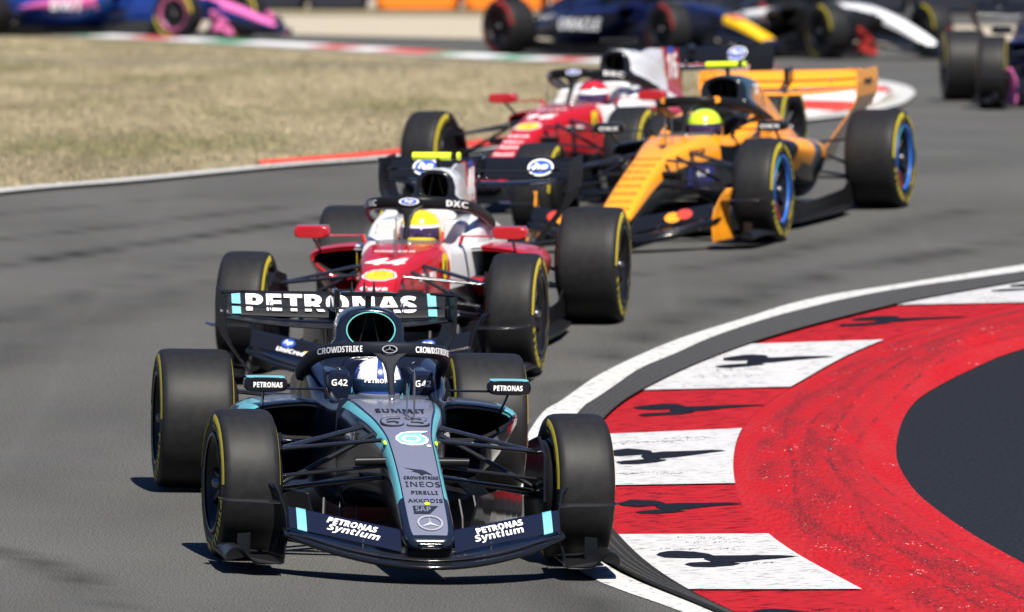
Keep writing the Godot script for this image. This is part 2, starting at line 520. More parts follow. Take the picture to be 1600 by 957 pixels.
func build_car(called: String, label: String, at: Vector3, L: Dictionary) -> Node3D:
	# at: x, z, yaw. The height, roll and pitch come from the four contact patches
	var yaw := deg_to_rad(at.z)
	var o := holder(self, called)
	tag(o, label, "race car", "single-seater race cars on the circuit")
	var hs := []
	for q in [[-0.8, 0.0], [0.8, 0.0], [-0.75, -3.4], [0.75, -3.4]]:
		hs.append(gy(at.x + q[0] * cos(yaw) + q[1] * sin(yaw), at.y - q[0] * sin(yaw) + q[1] * cos(yaw)))
	var front: float = (hs[0] + hs[1]) * 0.5
	var roll := atan(((hs[1] - hs[0]) / 1.6 + (hs[3] - hs[2]) / 1.5) * 0.5)
	var pitch := -atan((front - (hs[2] + hs[3]) * 0.5) / 3.4)
	o.transform = Transform3D(Basis(Vector3.UP, yaw) * Basis(Vector3.BACK, roll) * Basis(Vector3.RIGHT, pitch), Vector3(at.x, front + 0.004, at.y))
	var C: Callable = L.col

	# ---- nose and survival cell
	var st := new_st()
	var secs := []
	for r in smooth_table(NOSE, 5): secs.append(nose_section(r))
	loft(st, secs, true, true, func(p, j): return C.call(p, "nose", half_index(j)), false)
	var nose := part(o, "nose", done(st), M.paint)

	st = new_st()
	secs = []
	for r in smooth_table([[-0.855, 0.265, 0.690, 0.205, 0.16], [-1.0, 0.285, 0.672, 0.225, 0.15], [-1.2, 0.31, 0.675, 0.225, 0.15], [-1.42, 0.335, 0.715, 0.225, 0.15], [-1.65, 0.34, 0.77, 0.225, 0.15], [-1.93, 0.335, 0.80, 0.22, 0.15]], 4):
		var z: float = r[0]
		var w: float = r[1]
		var yr: float = r[2]
		var wi: float = r[3]
		var h := [[0.0, r[4]], [w * 0.8, r[4]], [w * 0.93, r[4] + 0.08], [w, 0.42], [w, yr - 0.07], [w - 0.012, yr - 0.022], [w - 0.035, yr], [wi + 0.015, yr], [wi, yr - 0.02], [wi, 0.36], [0.0, 0.34]]
		var s := PackedVector3Array()
		for q in h: s.append(Vector3(q[0], q[1], z))
		for i in range(h.size() - 2, 0, -1): s.append(Vector3(-h[i][0], h[i][1], z))
		secs.append(s)
	loft(st, secs, true, true, func(p, j): return C.call(p, "tub", j))
	part(o, "cockpit_surround", done(st), M.paint)
	for s in [-1.0, 1.0]:
		var hr := part(o, "headrest", rbox(Vector3(s * 0.205, 0.66, -1.60), Vector3(0.062, 0.125, 0.27), 5.0), L.headrest)
		if L.has("headrest_text"):
			lettering(hr, L.headrest_text, Vector3(s * 0.205, 0.725, -1.329), Vector3.RIGHT, Vector3.UP, 0.078, 0.032, M.white)
	part(o, "headrest", rbox(Vector3(0, 0.69, -1.86), Vector3(0.15, 0.12, 0.05), 4.0), L.headrest)
	# steering wheel and dash
	part(o, "steering_wheel", rbox(Vector3(0, 0.60, -1.06), Vector3(0.135, 0.07, 0.02), 3.0), M.carbon)
	# windscreen lip
	st = new_st()
	secs = []
	for i in 9:
		var t := -1.0 + i / 4.0
		var x := 0.20 * t
		var z := -0.74 - 0.20 * t * t
		secs.append(PackedVector3Array([Vector3(x, 0.68, z), Vector3(x * 0.96, 0.715 - 0.02 * t * t, z - 0.05), Vector3(x * 0.96, 0.715 - 0.02 * t * t, z - 0.055), Vector3(x, 0.68, z - 0.006)]))
	loft(st, secs)
	part(o, "windscreen", done(st), M.screen)

	# ---- halo
	st = new_st()
	var hp := []
	for q in [[0.338, 0.73, -1.95], [0.342, 0.775, -1.78], [0.332, 0.835, -1.55], [0.30, 0.885, -1.32], [0.235, 0.915, -1.14], [0.13, 0.93, -1.03], [0.0, 0.935, -1.0]]: hp.append(Vector3(q[0], q[1], q[2]))
	for i in range(hp.size() - 2, -1, -1): hp.append(Vector3(-hp[i].x, hp[i].y, hp[i].z))
	var hs2 := []
	var path := catmull(hp, 4)
	for i in path.size():
		var d: Vector3 = (path[mini(i + 1, path.size() - 1)] - path[maxi(i - 1, 0)]).normalized()
		var side := d.cross(Vector3.UP).normalized()
		var u := side.cross(d).normalized()
		hs2.append(ring(path[i] - u * 0.016, side * 0.027, u * 0.036, 16, 2.8))
	loft(st, hs2)
	var halo := part(o, "halo", done(st), L.halo)
	st = new_st()
	var pil := []
	for q in [[0.935, -1.003, 0.115, 0.026], [0.912, -0.988, 0.072, 0.030], [0.88, -0.962, 0.036, 0.034], [0.83, -0.92, 0.020, 0.036], [0.76, -0.85, 0.016, 0.036], [0.70, -0.79, 0.017, 0.04], [0.665, -0.76, 0.024, 0.05]]:
		pil.append(ring(Vector3(0, q[0] - 0.018, q[1]), Vector3(q[2], 0, 0), Vector3(0, -0.02, q[3]), 14, 2.2))
	loft(st, pil)
	part(o, "halo_pillar", done(st), L.halo)
	if L.has("halo_text"):
		for sg in [-1.0, 1.0]:
			var wrap := func(u: float, v: float) -> Array: return halo_point(hs2, sg * L.get("halo_x", 0.205) + u * L.get("halo_w", 0.175), v * L.get("halo_h", 0.030))
			bent(halo, L.halo_text, wrap, M.white)

	# ---- engine cover and air intake
	st = new_st()
	secs = []
	for r in smooth_table(COVER, 5):
		var row: Array = r.duplicate()
		row[2] *= L.get("spine", 1.0)
		secs.append(cover_section(row))
	loft(st, secs, true, false, func(p, j): return C.call(p, "cover", j))
	var first: PackedVector3Array = secs[0]
	var n := first.size()
	var cen := Vector3(0, 0.94, -1.93)
	var mouth := PackedVector3Array()
	var deep := PackedVector3Array()
	var lip := PackedVector3Array()
	for p in first:
		var dv := (p - cen)
		dv.z = 0
		var t := atan2(dv.y / 0.086, dv.x / L.mouth)
		var ct := cos(t)
		var sn := sin(t)
		var e := Vector3(signf(ct) * pow(absf(ct), 0.78) * L.mouth, signf(sn) * pow(absf(sn), 0.78) * 0.086, 0)
		lip.append(cen + e * 1.06 + Vector3(0, 0, 0.035))
		mouth.append(cen + e + Vector3(0, 0, 0.03))
		deep.append(cen + e * 0.8 + Vector3(0, 0, -0.30))
	loft(st, [first, lip, mouth], true, false, func(p, j): return C.call(p, "cover", j))
	var cover := part(o, "engine_cover", done(st), M.paint)
	st = new_st()
	for j in n:
		quad(st, mouth[j], mouth[(j + 1) % n], deep[(j + 1) % n], deep[j])
		st.add_vertex(deep[j]); st.add_vertex(deep[(j + 1) % n]); st.add_vertex(cen + Vector3(0, 0, -0.30))
	part(o, "air_intake", done(st), M.duct)
	if L.has("mouth_ring"):
		part(o, "intake_trim", ring_mesh(cen + Vector3(0, 0, 0.034), Vector3.RIGHT, Vector3.UP, L.mouth * 2.08, 0.18, 0.955, 0.003, 40), L.mouth_ring)
	for s in [-1.0, 1.0]:
		part(cover, "intake_strut", tube_mesh([Vector3(s * 0.014, 1.015, -1.97), Vector3(s * 0.052, 0.85, -1.99)], 0.006, 0.02, Vector3.BACK, 8), M.arm)

	# ---- sidepods
	for s in [-1, 1]:
		st = new_st()
		secs = []
		for r in smooth_table(POD, 5): secs.append(pod_section(r, s))
		loft(st, secs, true, false, func(p, j): return C.call(p, "pod", j))
		var f0: PackedVector3Array = secs[0]
		var f1 := PackedVector3Array()
		var f2 := PackedVector3Array()
		var cc := Vector3(s * 0.462, 0.532, -1.28)
		for p in f0:
			var q := cc + (p - cc) * Vector3(0.92, 0.80, 1.0)
			f1.append(q + Vector3(0, 0, -0.002))
			f2.append(cc + (p - cc) * Vector3(0.72, 0.62, 1.0) + Vector3(-s * 0.05, 0, -0.40))
		loft(st, [f0, f1], true, false, func(p, j): return C.call(p, "pod", j))
		part(o, "sidepod", done(st), M.paint)
		st = new_st()
		for j in f1.size():
			var k := (j + 1) % f1.size()
			quad(st, f1[j], f1[k], f2[k], f2[j])
			st.add_vertex(f2[j]); st.add_vertex(f2[k]); st.add_vertex(cc + Vector3(-s * 0.05, 0, -0.40))
		part(o, "sidepod_inlet", done(st), M.duct)
		# mirror
		var mir := part(o, "mirror", rbox(Vector3(s * 0.594, 0.737, -1.05), Vector3(0.105, 0.036, 0.05), 4.0), L.mirror)
		part(mir, "mirror_cap", rbox(Vector3(s * 0.594, 0.7715, -1.05), Vector3(0.094, 0.004, 0.045), 4.0), L.mirror_cap)
		part(mir, "mirror_glass", rbox(Vector3(s * 0.594, 0.737, -1.099), Vector3(0.092, 0.028, 0.003), 4.0), M.alloy)
		part(mir, "mirror_stalk", tube_mesh([Vector3(s * 0.50, 0.715, -1.06), Vector3(s * 0.30, 0.712, -1.10)], 0.022, 0.006, Vector3.UP, 8), L.mirror)
		part(mir, "mirror_stalk", tube_mesh([Vector3(s * 0.30, 0.716, -1.10), Vector3(s * 0.285, 0.665, -1.09)], 0.012, 0.03, Vector3.BACK, 8), L.mirror)
		part(mir, "mirror_stalk", tube_mesh([Vector3(s * 0.60, 0.71, -1.07), Vector3(s * 0.585, 0.60, -1.30)], 0.006, 0.016, Vector3.BACK, 8), M.arm)
		if L.has("mirror_text"):
			lettering(mir, L.mirror_text, Vector3(s * 0.585, 0.737, -0.9985), Vector3.RIGHT, Vector3.UP, 0.142, 0.026, M.white)
		# bargeboard and floor fences
		st = new_st(false)
		secs = []
		for i in 7:
			var t := i / 6.0
			var x := lerpf(0.36, 0.70, pow(t, 0.7))
			var z := -0.62 - 0.75 * t
			var yt := lerpf(0.245, 0.30, sin(t * PI * 0.5)) - 0.12 * t * t
			var lean := 0.05 * (1.0 - t)
			secs.append(PackedVector3Array([Vector3(s * x, 0.06, z), Vector3(s * (x + lean), yt, z), Vector3(s * (x + lean + 0.012), yt, z), Vector3(s * (x + 0.012), 0.06, z)]))
		loft(st, secs)
		part(o, "bargeboard", done(st), M.gloss)
		for k in 4:
			var x := 0.19 + 0.075 * k
			part(o, "floor_fence", prism_mesh(PackedVector2Array([Vector2(0, 0.05), Vector2(-0.02, 0.10 + 0.02 * k), Vector2(-0.10, 0.19 + 0.015 * k), Vector2(-0.45, 0.16), Vector2(-0.5, 0.05)]), Vector3(s * x, 0, -0.52 - 0.05 * k), Vector3(s * 0.12, 0, 1).normalized(), Vector3.UP, 0.008), M.fence)

	# ---- floor
	var fl := [[0.0, -0.55], [0.16, -0.52], [0.40, -0.60], [0.60, -0.95], [0.70, -1.30], [0.73, -2.2], [0.70, -2.75], [0.55, -3.0], [0.45, -3.5], [0.0, -3.55]]
	var pol := PackedVector2Array()
	for q in fl: pol.append(Vector2(q[0], q[1]))
	for i in range(fl.size() - 2, 0, -1): pol.append(Vector2(-fl[i][0], fl[i][1]))
	part(o, "floor", prism_mesh(pol, Vector3(0, 0.05, 0), Vector3.RIGHT, Vector3.BACK, 0.022), M.carbon)
	st = new_st(false)
	for s in [-1.0, 1.0]:
		prism(st, PackedVector2Array([Vector2(-1.2, 0.04), Vector2(-1.3, 0.13), Vector2(-2.2, 0.15), Vector2(-2.9, 0.17), Vector2(-3.3, 0.30), Vector2(-3.6, 0.32), Vector2(-3.6, 0.14), Vector2(-3.2, 0.06)]), Vector3(s * 0.60, 0, 0), Vector3.BACK, Vector3.UP, 0.01)
	part(o, "floor_edge", done(st), M.carbon)
	part(o, "gearbox", rbox(Vector3(0, 0.32, -3.45), Vector3(0.13, 0.12, 0.42), 3.0), M.carbon)
	part(o, "rain_light", rbox(Vector3(0, 0.36, -3.9), Vector3(0.04, 0.06, 0.03), 5.0), M.lens_red)

	# ---- front wing
	var fw := holder(o, "front_wing")
	st = new_st()
	secs = []
	for i in 25:
		var x := -0.66 + 1.32 * i / 24.0
		var a := absf(x)
		var y := 0.078 + 0.265 * a * a
		var z := 1.15 - 0.74 * a * a
		secs.append(foil(Vector3(x, y, z), Vector3(x, y + 0.012, z - 0.24), 0.046, 0.004))
	loft(st, secs)
	part(fw, "main_plane", done(st), M.gloss)
	part(fw, "centre_section", rbox(Vector3(0, 0.122, 0.93), Vector3(0.098, 0.034, 0.10), 5.0), M.carbon)
	st = new_st()
	secs = []
	for i in 25:
		var x := -0.64 + 1.28 * i / 24.0
		var y := 0.104 + 0.262 * x * x
		var z := 1.085 - 0.70 * x * x
		secs.append(foil(Vector3(x, y, z), Vector3(x, y + 0.018, z - 0.10), 0.014, 0.002))
	loft(st, secs)
	part(fw, "slot_element", done(st), M.arm)
	for s in [-1.0, 1.0]:
		part(fw, "slot_bracket", prism_mesh(PackedVector2Array([Vector2(1.0, 0.11), Vector2(1.005, 0.16), Vector2(0.955, 0.165), Vector2(0.94, 0.12)]), Vector3(s * 0.30, 0.025, -0.065), Vector3.BACK, Vector3.UP, 0.006), M.alloy)
	for s in [-1.0, 1.0]:
		for lay in 2:
			st = new_st()
			secs = []
			for i in 9:
				var t := i / 8.0
				var x: float = s * lerpf(0.125, 0.635, t)
				var lo := Vector3(x, lerpf(0.135, 0.225, t), lerpf(1.005, 0.83, t))
				var hi := Vector3(x, lerpf(0.232, 0.315, t), lerpf(0.905, 0.73, t))
				if lay == 1:
					lo = Vector3(x, lerpf(0.105, 0.195, t), lerpf(1.035, 0.85, t))
					hi = Vector3(x, lerpf(0.130, 0.218, t), lerpf(0.93, 0.76, t))
				secs.append(foil(lo, hi, 0.012, 0.002))
			loft(st, secs)
			var fp := part(fw, "flap", done(st), L.flap if lay == 0 else M.gloss)
			if lay == 0 and L.has("flap_stripe"):
				var st2 := new_st()
				var s2 := []
				for t in [0.845, 0.93]:
					var x: float = s * lerpf(0.125, 0.635, t)
					s2.append(foil(Vector3(x, lerpf(0.135, 0.225, t) - 0.001, lerpf(1.005, 0.83, t) + 0.004), Vector3(x, lerpf(0.232, 0.315, t) + 0.003, lerpf(0.905, 0.73, t) + 0.001), 0.017, 0.002))
				loft(st2, s2)
				part(fw, "flap_stripe", done(st2), L.flap_stripe)
		# the lettering plane of the flap
		var o0 := Vector3(s * 0.125, 0.135, 1.005)
		var ux := (Vector3(s * 0.635, 0.225, 0.83) - o0).normalized()
		var uy := (Vector3(0, 0.097, -0.10)).normalized()
		var nrm := Vector3(0, 0.1, 0.097).normalized()
		var xr: Vector3 = ux * s
		if L.has("flap_text"):
			lettering(fw, L.flap_text[0], o0 + ux * 0.235 + uy * 0.098 + nrm * 0.0036, xr, uy, 0.24, 0.034, M.white, true, 0.1)
			lettering(fw, L.flap_text[1], o0 + ux * 0.232 + uy * 0.050 + nrm * 0.0036, xr, uy, 0.25, 0.052, M.white, true, 0.25)
		if L.has("flap_discs"):
			for q in L.flap_discs:
				var cpos: Vector3 = o0 + ux * q[0] + uy * q[1] + nrm * 0.004
				emblem(fw, "emblem", disc_poly(), cpos, xr, uy, q[2], q[3], q[4])
				if q.size() > 5: lettering(fw, q[5], cpos + nrm * 0.003, xr, uy, q[2] * 0.6, q[3] * 0.6, M.white, true, 0.3)
		if L.has("flap_word"):
			lettering(fw, L.flap_word, o0 + ux * 0.26 + uy * 0.03 + nrm * 0.004, xr, uy, 0.22, 0.032, M.white)
		# pillar to the nose
		part(fw, "wing_pillar", prism_mesh(PackedVector2Array([Vector2(1.02, 0.085), Vector2(1.01, 0.17), Vector2(0.80, 0.19), Vector2(0.84, 0.09)]), Vector3(s * 0.104, 0, 0), Vector3.BACK, Vector3.UP, 0.012), M.gloss)
		# endplate
		st = new_st(false)
		secs = []
		for q in [[0.40, 0.49, 0.52, 0.682], [0.375, 0.48, 0.575, 0.672], [0.34, 0.475, 0.63, 0.660], [0.30, 0.47, 0.68, 0.650], [0.26, 0.465, 0.73, 0.645], [0.21, 0.46, 0.78, 0.645], [0.16, 0.45, 0.815, 0.650], [0.11, 0.44, 0.845, 0.660], [0.058, 0.42, 0.86, 0.668]]:
			secs.append(PackedVector3Array([Vector3(s * (q[3] + 0.03), q[0], q[1]), Vector3(s * (q[3] + 0.008), q[0], lerpf(q[1], q[2], 0.6)), Vector3(s * q[3], q[0], q[2]), Vector3(s * (q[3] - 0.008), q[0], q[2] - 0.004), Vector3(s * (q[3]), q[0], lerpf(q[1], q[2], 0.6)), Vector3(s * (q[3] + 0.022), q[0], q[1])]))
		loft(st, secs)
		part(fw, "endplate", done(st), L.endplate)
		# footplate with its arched tunnel
		st = new_st(false)
		secs = []
		for zz in [0.30, 0.45, 0.60, 0.72, 0.80, 0.85]:
			var f := lut(zz, [0.30, 0.60, 0.80, 0.85], [0.5, 0.9, 1.0, 0.95])
			var sw := lut(zz, [0.3, 0.7, 0.85], [0.0, 0.0, 0.02])
			var top := PackedVector3Array()
			for q in [[0.672, 0.062], [0.74, 0.060], [0.785, 0.064], [0.82, 0.085], [0.848, 0.116], [0.875, 0.132], [0.902, 0.124], [0.925, 0.095], [0.948 - sw * 1.2, 0.092 - sw]]:
				top.append(Vector3(s * q[0], 0.058 + (q[1] - 0.058) * f, zz - maxf(0.0, q[0] - 0.80) * 0.55))
			top = PackedVector3Array(catmull(Array(top), 3))
			var lp := PackedVector3Array(top)
			for i in range(top.size() - 1, -1, -1): lp.append(top[i] - Vector3(0, 0.009, 0))
			secs.append(lp)
		loft(st, secs)
		part(fw, "footplate", done(st), M.carbon)
		part(fw, "footplate_fin", prism_mesh(PackedVector2Array([Vector2(-0.03, 0.07), Vector2(0.03, 0.07), Vector2(0.03, 0.165), Vector2(-0.03, 0.17)]), Vector3(s * 0.82, 0, 0.52), Vector3(s, 0, 0.15).normalized(), Vector3.UP, 0.005), M.gloss)
		st = new_st()
		loft(st, [foil(Vector3(s * 0.655, 0.318, 0.63), Vector3(s * 0.655, 0.325, 0.48), 0.012), foil(Vector3(s * 0.90, 0.322, 0.60), Vector3(s * 0.90, 0.33, 0.50), 0.012), foil(Vector3(s * 0.945, 0.332, 0.56), Vector3(s * 0.945, 0.335, 0.50), 0.008)])
		part(fw, "dive_plane", done(st), M.arm)

	# ---- front suspension
	for s in [-1.0, 1.0]:
		arm(o, Vector3(s * 0.135, 0.575, 0.10), Vector3(s * 0.60, 0.520, 0.0), 0.034, 0.010)
		arm(o, Vector3(s * 0.17, 0.60, -0.36), Vector3(s * 0.60, 0.520, -0.03), 0.030, 0.010)
		arm(o, Vector3(s * 0.13, 0.400, 0.12), Vector3(s * 0.60, 0.335, 0.0), 0.034, 0.011)
		arm(o, Vector3(s * 0.17, 0.365, -0.40), Vector3(s * 0.60, 0.315, -0.03), 0.032, 0.011)
		arm(o, Vector3(s * 0.16, 0.585, -0.08), Vector3(s * 0.60, 0.355, -0.01), 0.015, 0.012)
		arm(o, Vector3(s * 0.13, 0.46, 0.16), Vector3(s * 0.60, 0.40, 0.09), 0.020, 0.009)
		part(o, "rack_housing", tube_mesh([Vector3(s * 0.11, 0.482, 0.18), Vector3(s * 0.27, 0.480, 0.18)], 0.02, 0.022, Vector3.UP, 12), M.carbon)
		part(o, "brake_duct", prism_mesh(PackedVector2Array([Vector2(-0.17, 0.14), Vector2(0.13, 0.16), Vector2(0.20, 0.30), Vector2(0.18, 0.52), Vector2(0.05, 0.60), Vector2(-0.14, 0.56), Vector2(-0.22, 0.34)]), Vector3(s * 0.612, 0, 0), Vector3(s * 0.12, 0, 1).normalized(), Vector3.UP, 0.014), M.gloss)
	# ---- rear suspension
	for s in [-1.0, 1.0]:
		arm(o, Vector3(s * 0.12, 0.48, -3.1), Vector3(s * 0.56, 0.50, -3.38), 0.03, 0.010)
		arm(o, Vector3(s * 0.12, 0.46, -3.55), Vector3(s * 0.56, 0.50, -3.42), 0.03, 0.010)
		arm(o, Vector3(s * 0.12, 0.26, -3.0), Vector3(s * 0.56, 0.22, -3.36), 0.03, 0.010)
		arm(o, Vector3(s * 0.12, 0.28, -3.55), Vector3(s * 0.56, 0.22, -3.44), 0.03, 0.010)
		arm(o, Vector3(s * 0.10, 0.52, -3.25), Vector3(s * 0.56, 0.30, -3.38), 0.014, 0.012)

	# ---- wheels
	for s in [-1.0, 1.0]:
		wheel(o, Vector3(s * 0.795, 0.3525, 0), 0.3525, 0.28, L.get("steer", 0.0), L)
		wheel(o, Vector3(s * 0.748, 0.355, -3.4), 0.355, 0.375, 0.0, L)

	# ---- rear wing
	var rw := holder(o, "rear_wing")
	for lay in 3:
		st = new_st()
		secs = []
		for i in 21:
			var x := -0.578 + 1.156 * i / 20.0
			var b := pow(absf(x) / 0.578, 2.2)
			if lay == 0: secs.append(foil(Vector3(x, 0.812 + 0.048 * b, -3.56), Vector3(x, 0.838 + 0.030 * b, -3.74), 0.022, 0.006))
			elif lay == 1: secs.append(foil(Vector3(x, 0.850 + 0.012 * b, -3.735), Vector3(x, 0.978, -3.86), 0.012, 0.0))
			else: secs.append(foil(Vector3(x, 0.908 + 0.012 * b, -3.61), Vector3(x, 0.916 + 0.012 * b, -3.65), 0.013, 0.0))
		loft(st, secs)
		part(rw, ["main_plane", "flap", "slot_gap_vane"][lay], done(st), [L.wing_main, L.wing_flap, M.wing_satin][lay])
	var wu := Vector3(0, 0.122, -0.125).normalized()
	var wn := Vector3(0, 0.125, 0.122).normalized()
	if L.has("wing_text"):
		lettering(rw, L.wing_text, Vector3(-0.015, 0.915, -3.795) + wn * 0.009, Vector3.RIGHT, wu, 0.88, 0.115, M.white, true, 0.0, 0.003)
		for s in [-1.0, 1.0]:
			emblem(rw, "wing_stripe", PackedVector2Array([Vector2(-0.5, -0.5), Vector2(0.5, -0.5), Vector2(0.5, 0.5), Vector2(-0.5, 0.5)]), Vector3(s * 0.505, 0.915, -3.795) + wn * 0.008, Vector3.RIGHT, wu, 0.045, 0.155, M.teal)
	if L.has("wing_discs"):
		for s in [-1.0, 1.0]:
			emblem(rw, "emblem", disc_poly(), Vector3(s * 0.36, 0.915, -3.795) + wn * 0.007, Vector3.RIGHT, wu, 0.15, 0.13, M.blue)
			part(rw, "emblem_rim", ring_mesh(Vector3(s * 0.36, 0.915, -3.795) + wn * 0.008, Vector3.RIGHT, wu, 0.16, 0.14, 0.86, 0.003), M.white)
			lettering(rw, "hp", Vector3(s * 0.36, 0.915, -3.795) + wn * 0.010, Vector3.RIGHT, wu, 0.085, 0.075, M.white, true, 0.3)
	for s in [-1.0, 1.0]:
		st = new_st(false)
		secs = []
		for q in [[0.99, 0.586, -3.42, -4.0], [0.90, 0.590, -3.41, -4.0], [0.80, 0.584, -3.41, -3.98], [0.74, 0.560, -3.41, -3.95], [0.66, 0.505, -3.43, -3.86], [0.55, 0.42, -3.42, -3.82], [0.44, 0.34, -3.42, -3.78], [0.33, 0.30, -3.42, -3.75]]:
			secs.append(PackedVector3Array([Vector3(s * (q[1] + 0.005), q[0], q[2]), Vector3(s * (q[1] + 0.005), q[0], q[3]), Vector3(s * (q[1] - 0.005), q[0], q[3]), Vector3(s * (q[1] - 0.005), q[0], q[2])]))
		loft(st, secs)
		part(rw, "endplate", done(st), L.rear_endplate)
		part(rw, "endplate_cap", tube_mesh([Vector3(s * 0.60, 0.993, -3.48), Vector3(s * 0.48, 0.993, -3.60)], 0.014, 0.008, Vector3.UP, 8), L.rear_endplate)
		part(rw, "slot_bracket", ring_mesh(Vector3(s * 0.34, 0.915, -3.63), Vector3(0.2, 0, 1), Vector3.UP, 0.05, 0.06, 0.8, 0.006, 16), M.alloy)
		if L.has("endplate_text"):
			lettering(rw, L.endplate_text, Vector3(s * 0.592, 0.90, -3.462), Vector3(1, 0, 0.9), Vector3.UP, 0.05, 0.02, M.pale)
	part(rw, "actuator", rbox(Vector3(0, 0.95, -3.72), Vector3(0.018, 0.055, 0.08), 3.0), M.gloss)
	part(rw, "actuator_arm", tube_mesh([Vector3(0, 1.0, -3.80), Vector3(0, 0.90, -3.62), Vector3(0, 0.82, -3.60)], 0.010, 0.012, Vector3.BACK, 8), M.gloss)
	part(rw, "pylon", tube_mesh([Vector3(-0.05, 0.82, -3.62), Vector3(-0.05, 0.44, -3.60)], 0.008, 0.03, Vector3.BACK, 8), M.arm)

	# ---- camera pod and sensors
	var pod: Node3D
	if L.get("flat_camera", false):
		pod = part(o, "camera_pod", rbox(Vector3(0.0, 1.105, -2.06), Vector3(0.140, 0.011, 0.035), 4.0), M.gloss)
		for x in [-0.062, 0.0, 0.048]:
			part(pod, "antenna", tube_mesh([Vector3(x - 0.02, 1.11, -2.06), Vector3(x - 0.02, 1.165, -2.075)], 0.009, 0.009, Vector3.BACK, 8, 0.3), M.carbon)
	else:
		pod = part(o, "camera_pod", tube_mesh([Vector3(-0.155, 1.115, -2.06), Vector3(-0.15, 1.115, -2.06), Vector3(0.075, 1.115, -2.06), Vector3(0.08, 1.115, -2.06)], 0.03, 0.024, Vector3.UP, 12), L.camera)
		part(pod, "camera_lens", tube_mesh([Vector3(0.08, 1.115, -2.06), Vector3(0.115, 1.115, -2.06)], 0.024, 0.02, Vector3.UP, 12), M.carbon)
		part(pod, "camera_lens", tube_mesh([Vector3(0.115, 1.115, -2.06), Vector3(0.135, 1.115, -2.06)], 0.03, 0.024, Vector3.UP, 12), L.camera)
	part(pod, "camera_post", tube_mesh([Vector3(0, 1.03, -2.06), Vector3(0, 1.105, -2.06)], 0.016, 0.03, Vector3.BACK, 8), M.gloss)
	for q in [[0.045, -0.22, 0.25], [0.02, -0.30, 0.16], [0.06, -0.33, 0.20]]:
		var yy := nose_at(q[1]).y
		part(nose, "sensor_mast", tube_mesh([Vector3(q[0], yy - 0.01, q[1]), Vector3(q[0], yy + q[2], q[1] - 0.01)], 0.0035, 0.0035, Vector3.BACK, 6), M.alloy)
	if L.has("extra"): L.extra.call(o, nose, halo, cover, fw, rw)
	return o

# the forward face of the halo at a lateral place x, v metres above its middle
func halo_point(rings: Array, x: float, v: float) -> Array:
	for i in range(rings.size() - 1):
		var ca: Vector3 = (rings[i][0] + rings[i][8]) * 0.5
		var cb: Vector3 = (rings[i + 1][0] + rings[i + 1][8]) * 0.5
		if (ca.x >= x and cb.x <= x) and ca.z > -1.6:
			var t := (ca.x - x) / maxf(1e-5, ca.x - cb.x)
			var along := (cb - ca).normalized()
			var up := Vector3(0, 1, -0.15)
			up = (up - along * up.dot(along)).normalized()
			var out := along.cross(up)
			if out.z < 0.0: out = -out
			return [ca.lerp(cb, t) + out * 0.0275 + up * v, out]
	return [Vector3(x, 0.92, -1.0), Vector3.BACK]

# ------------------------------------------------------------------ the driver
var driver_mesh: ArrayMesh

func capsule(p: Vector3, a: Vector3, b: Vector3, ra: float, rb: float) -> float:
	var ab := b - a
	var t := clampf((p - a).dot(ab) / ab.length_squared(), 0.0, 1.0)
	return p.distance_to(a + ab * t) - lerpf(ra, rb, t)

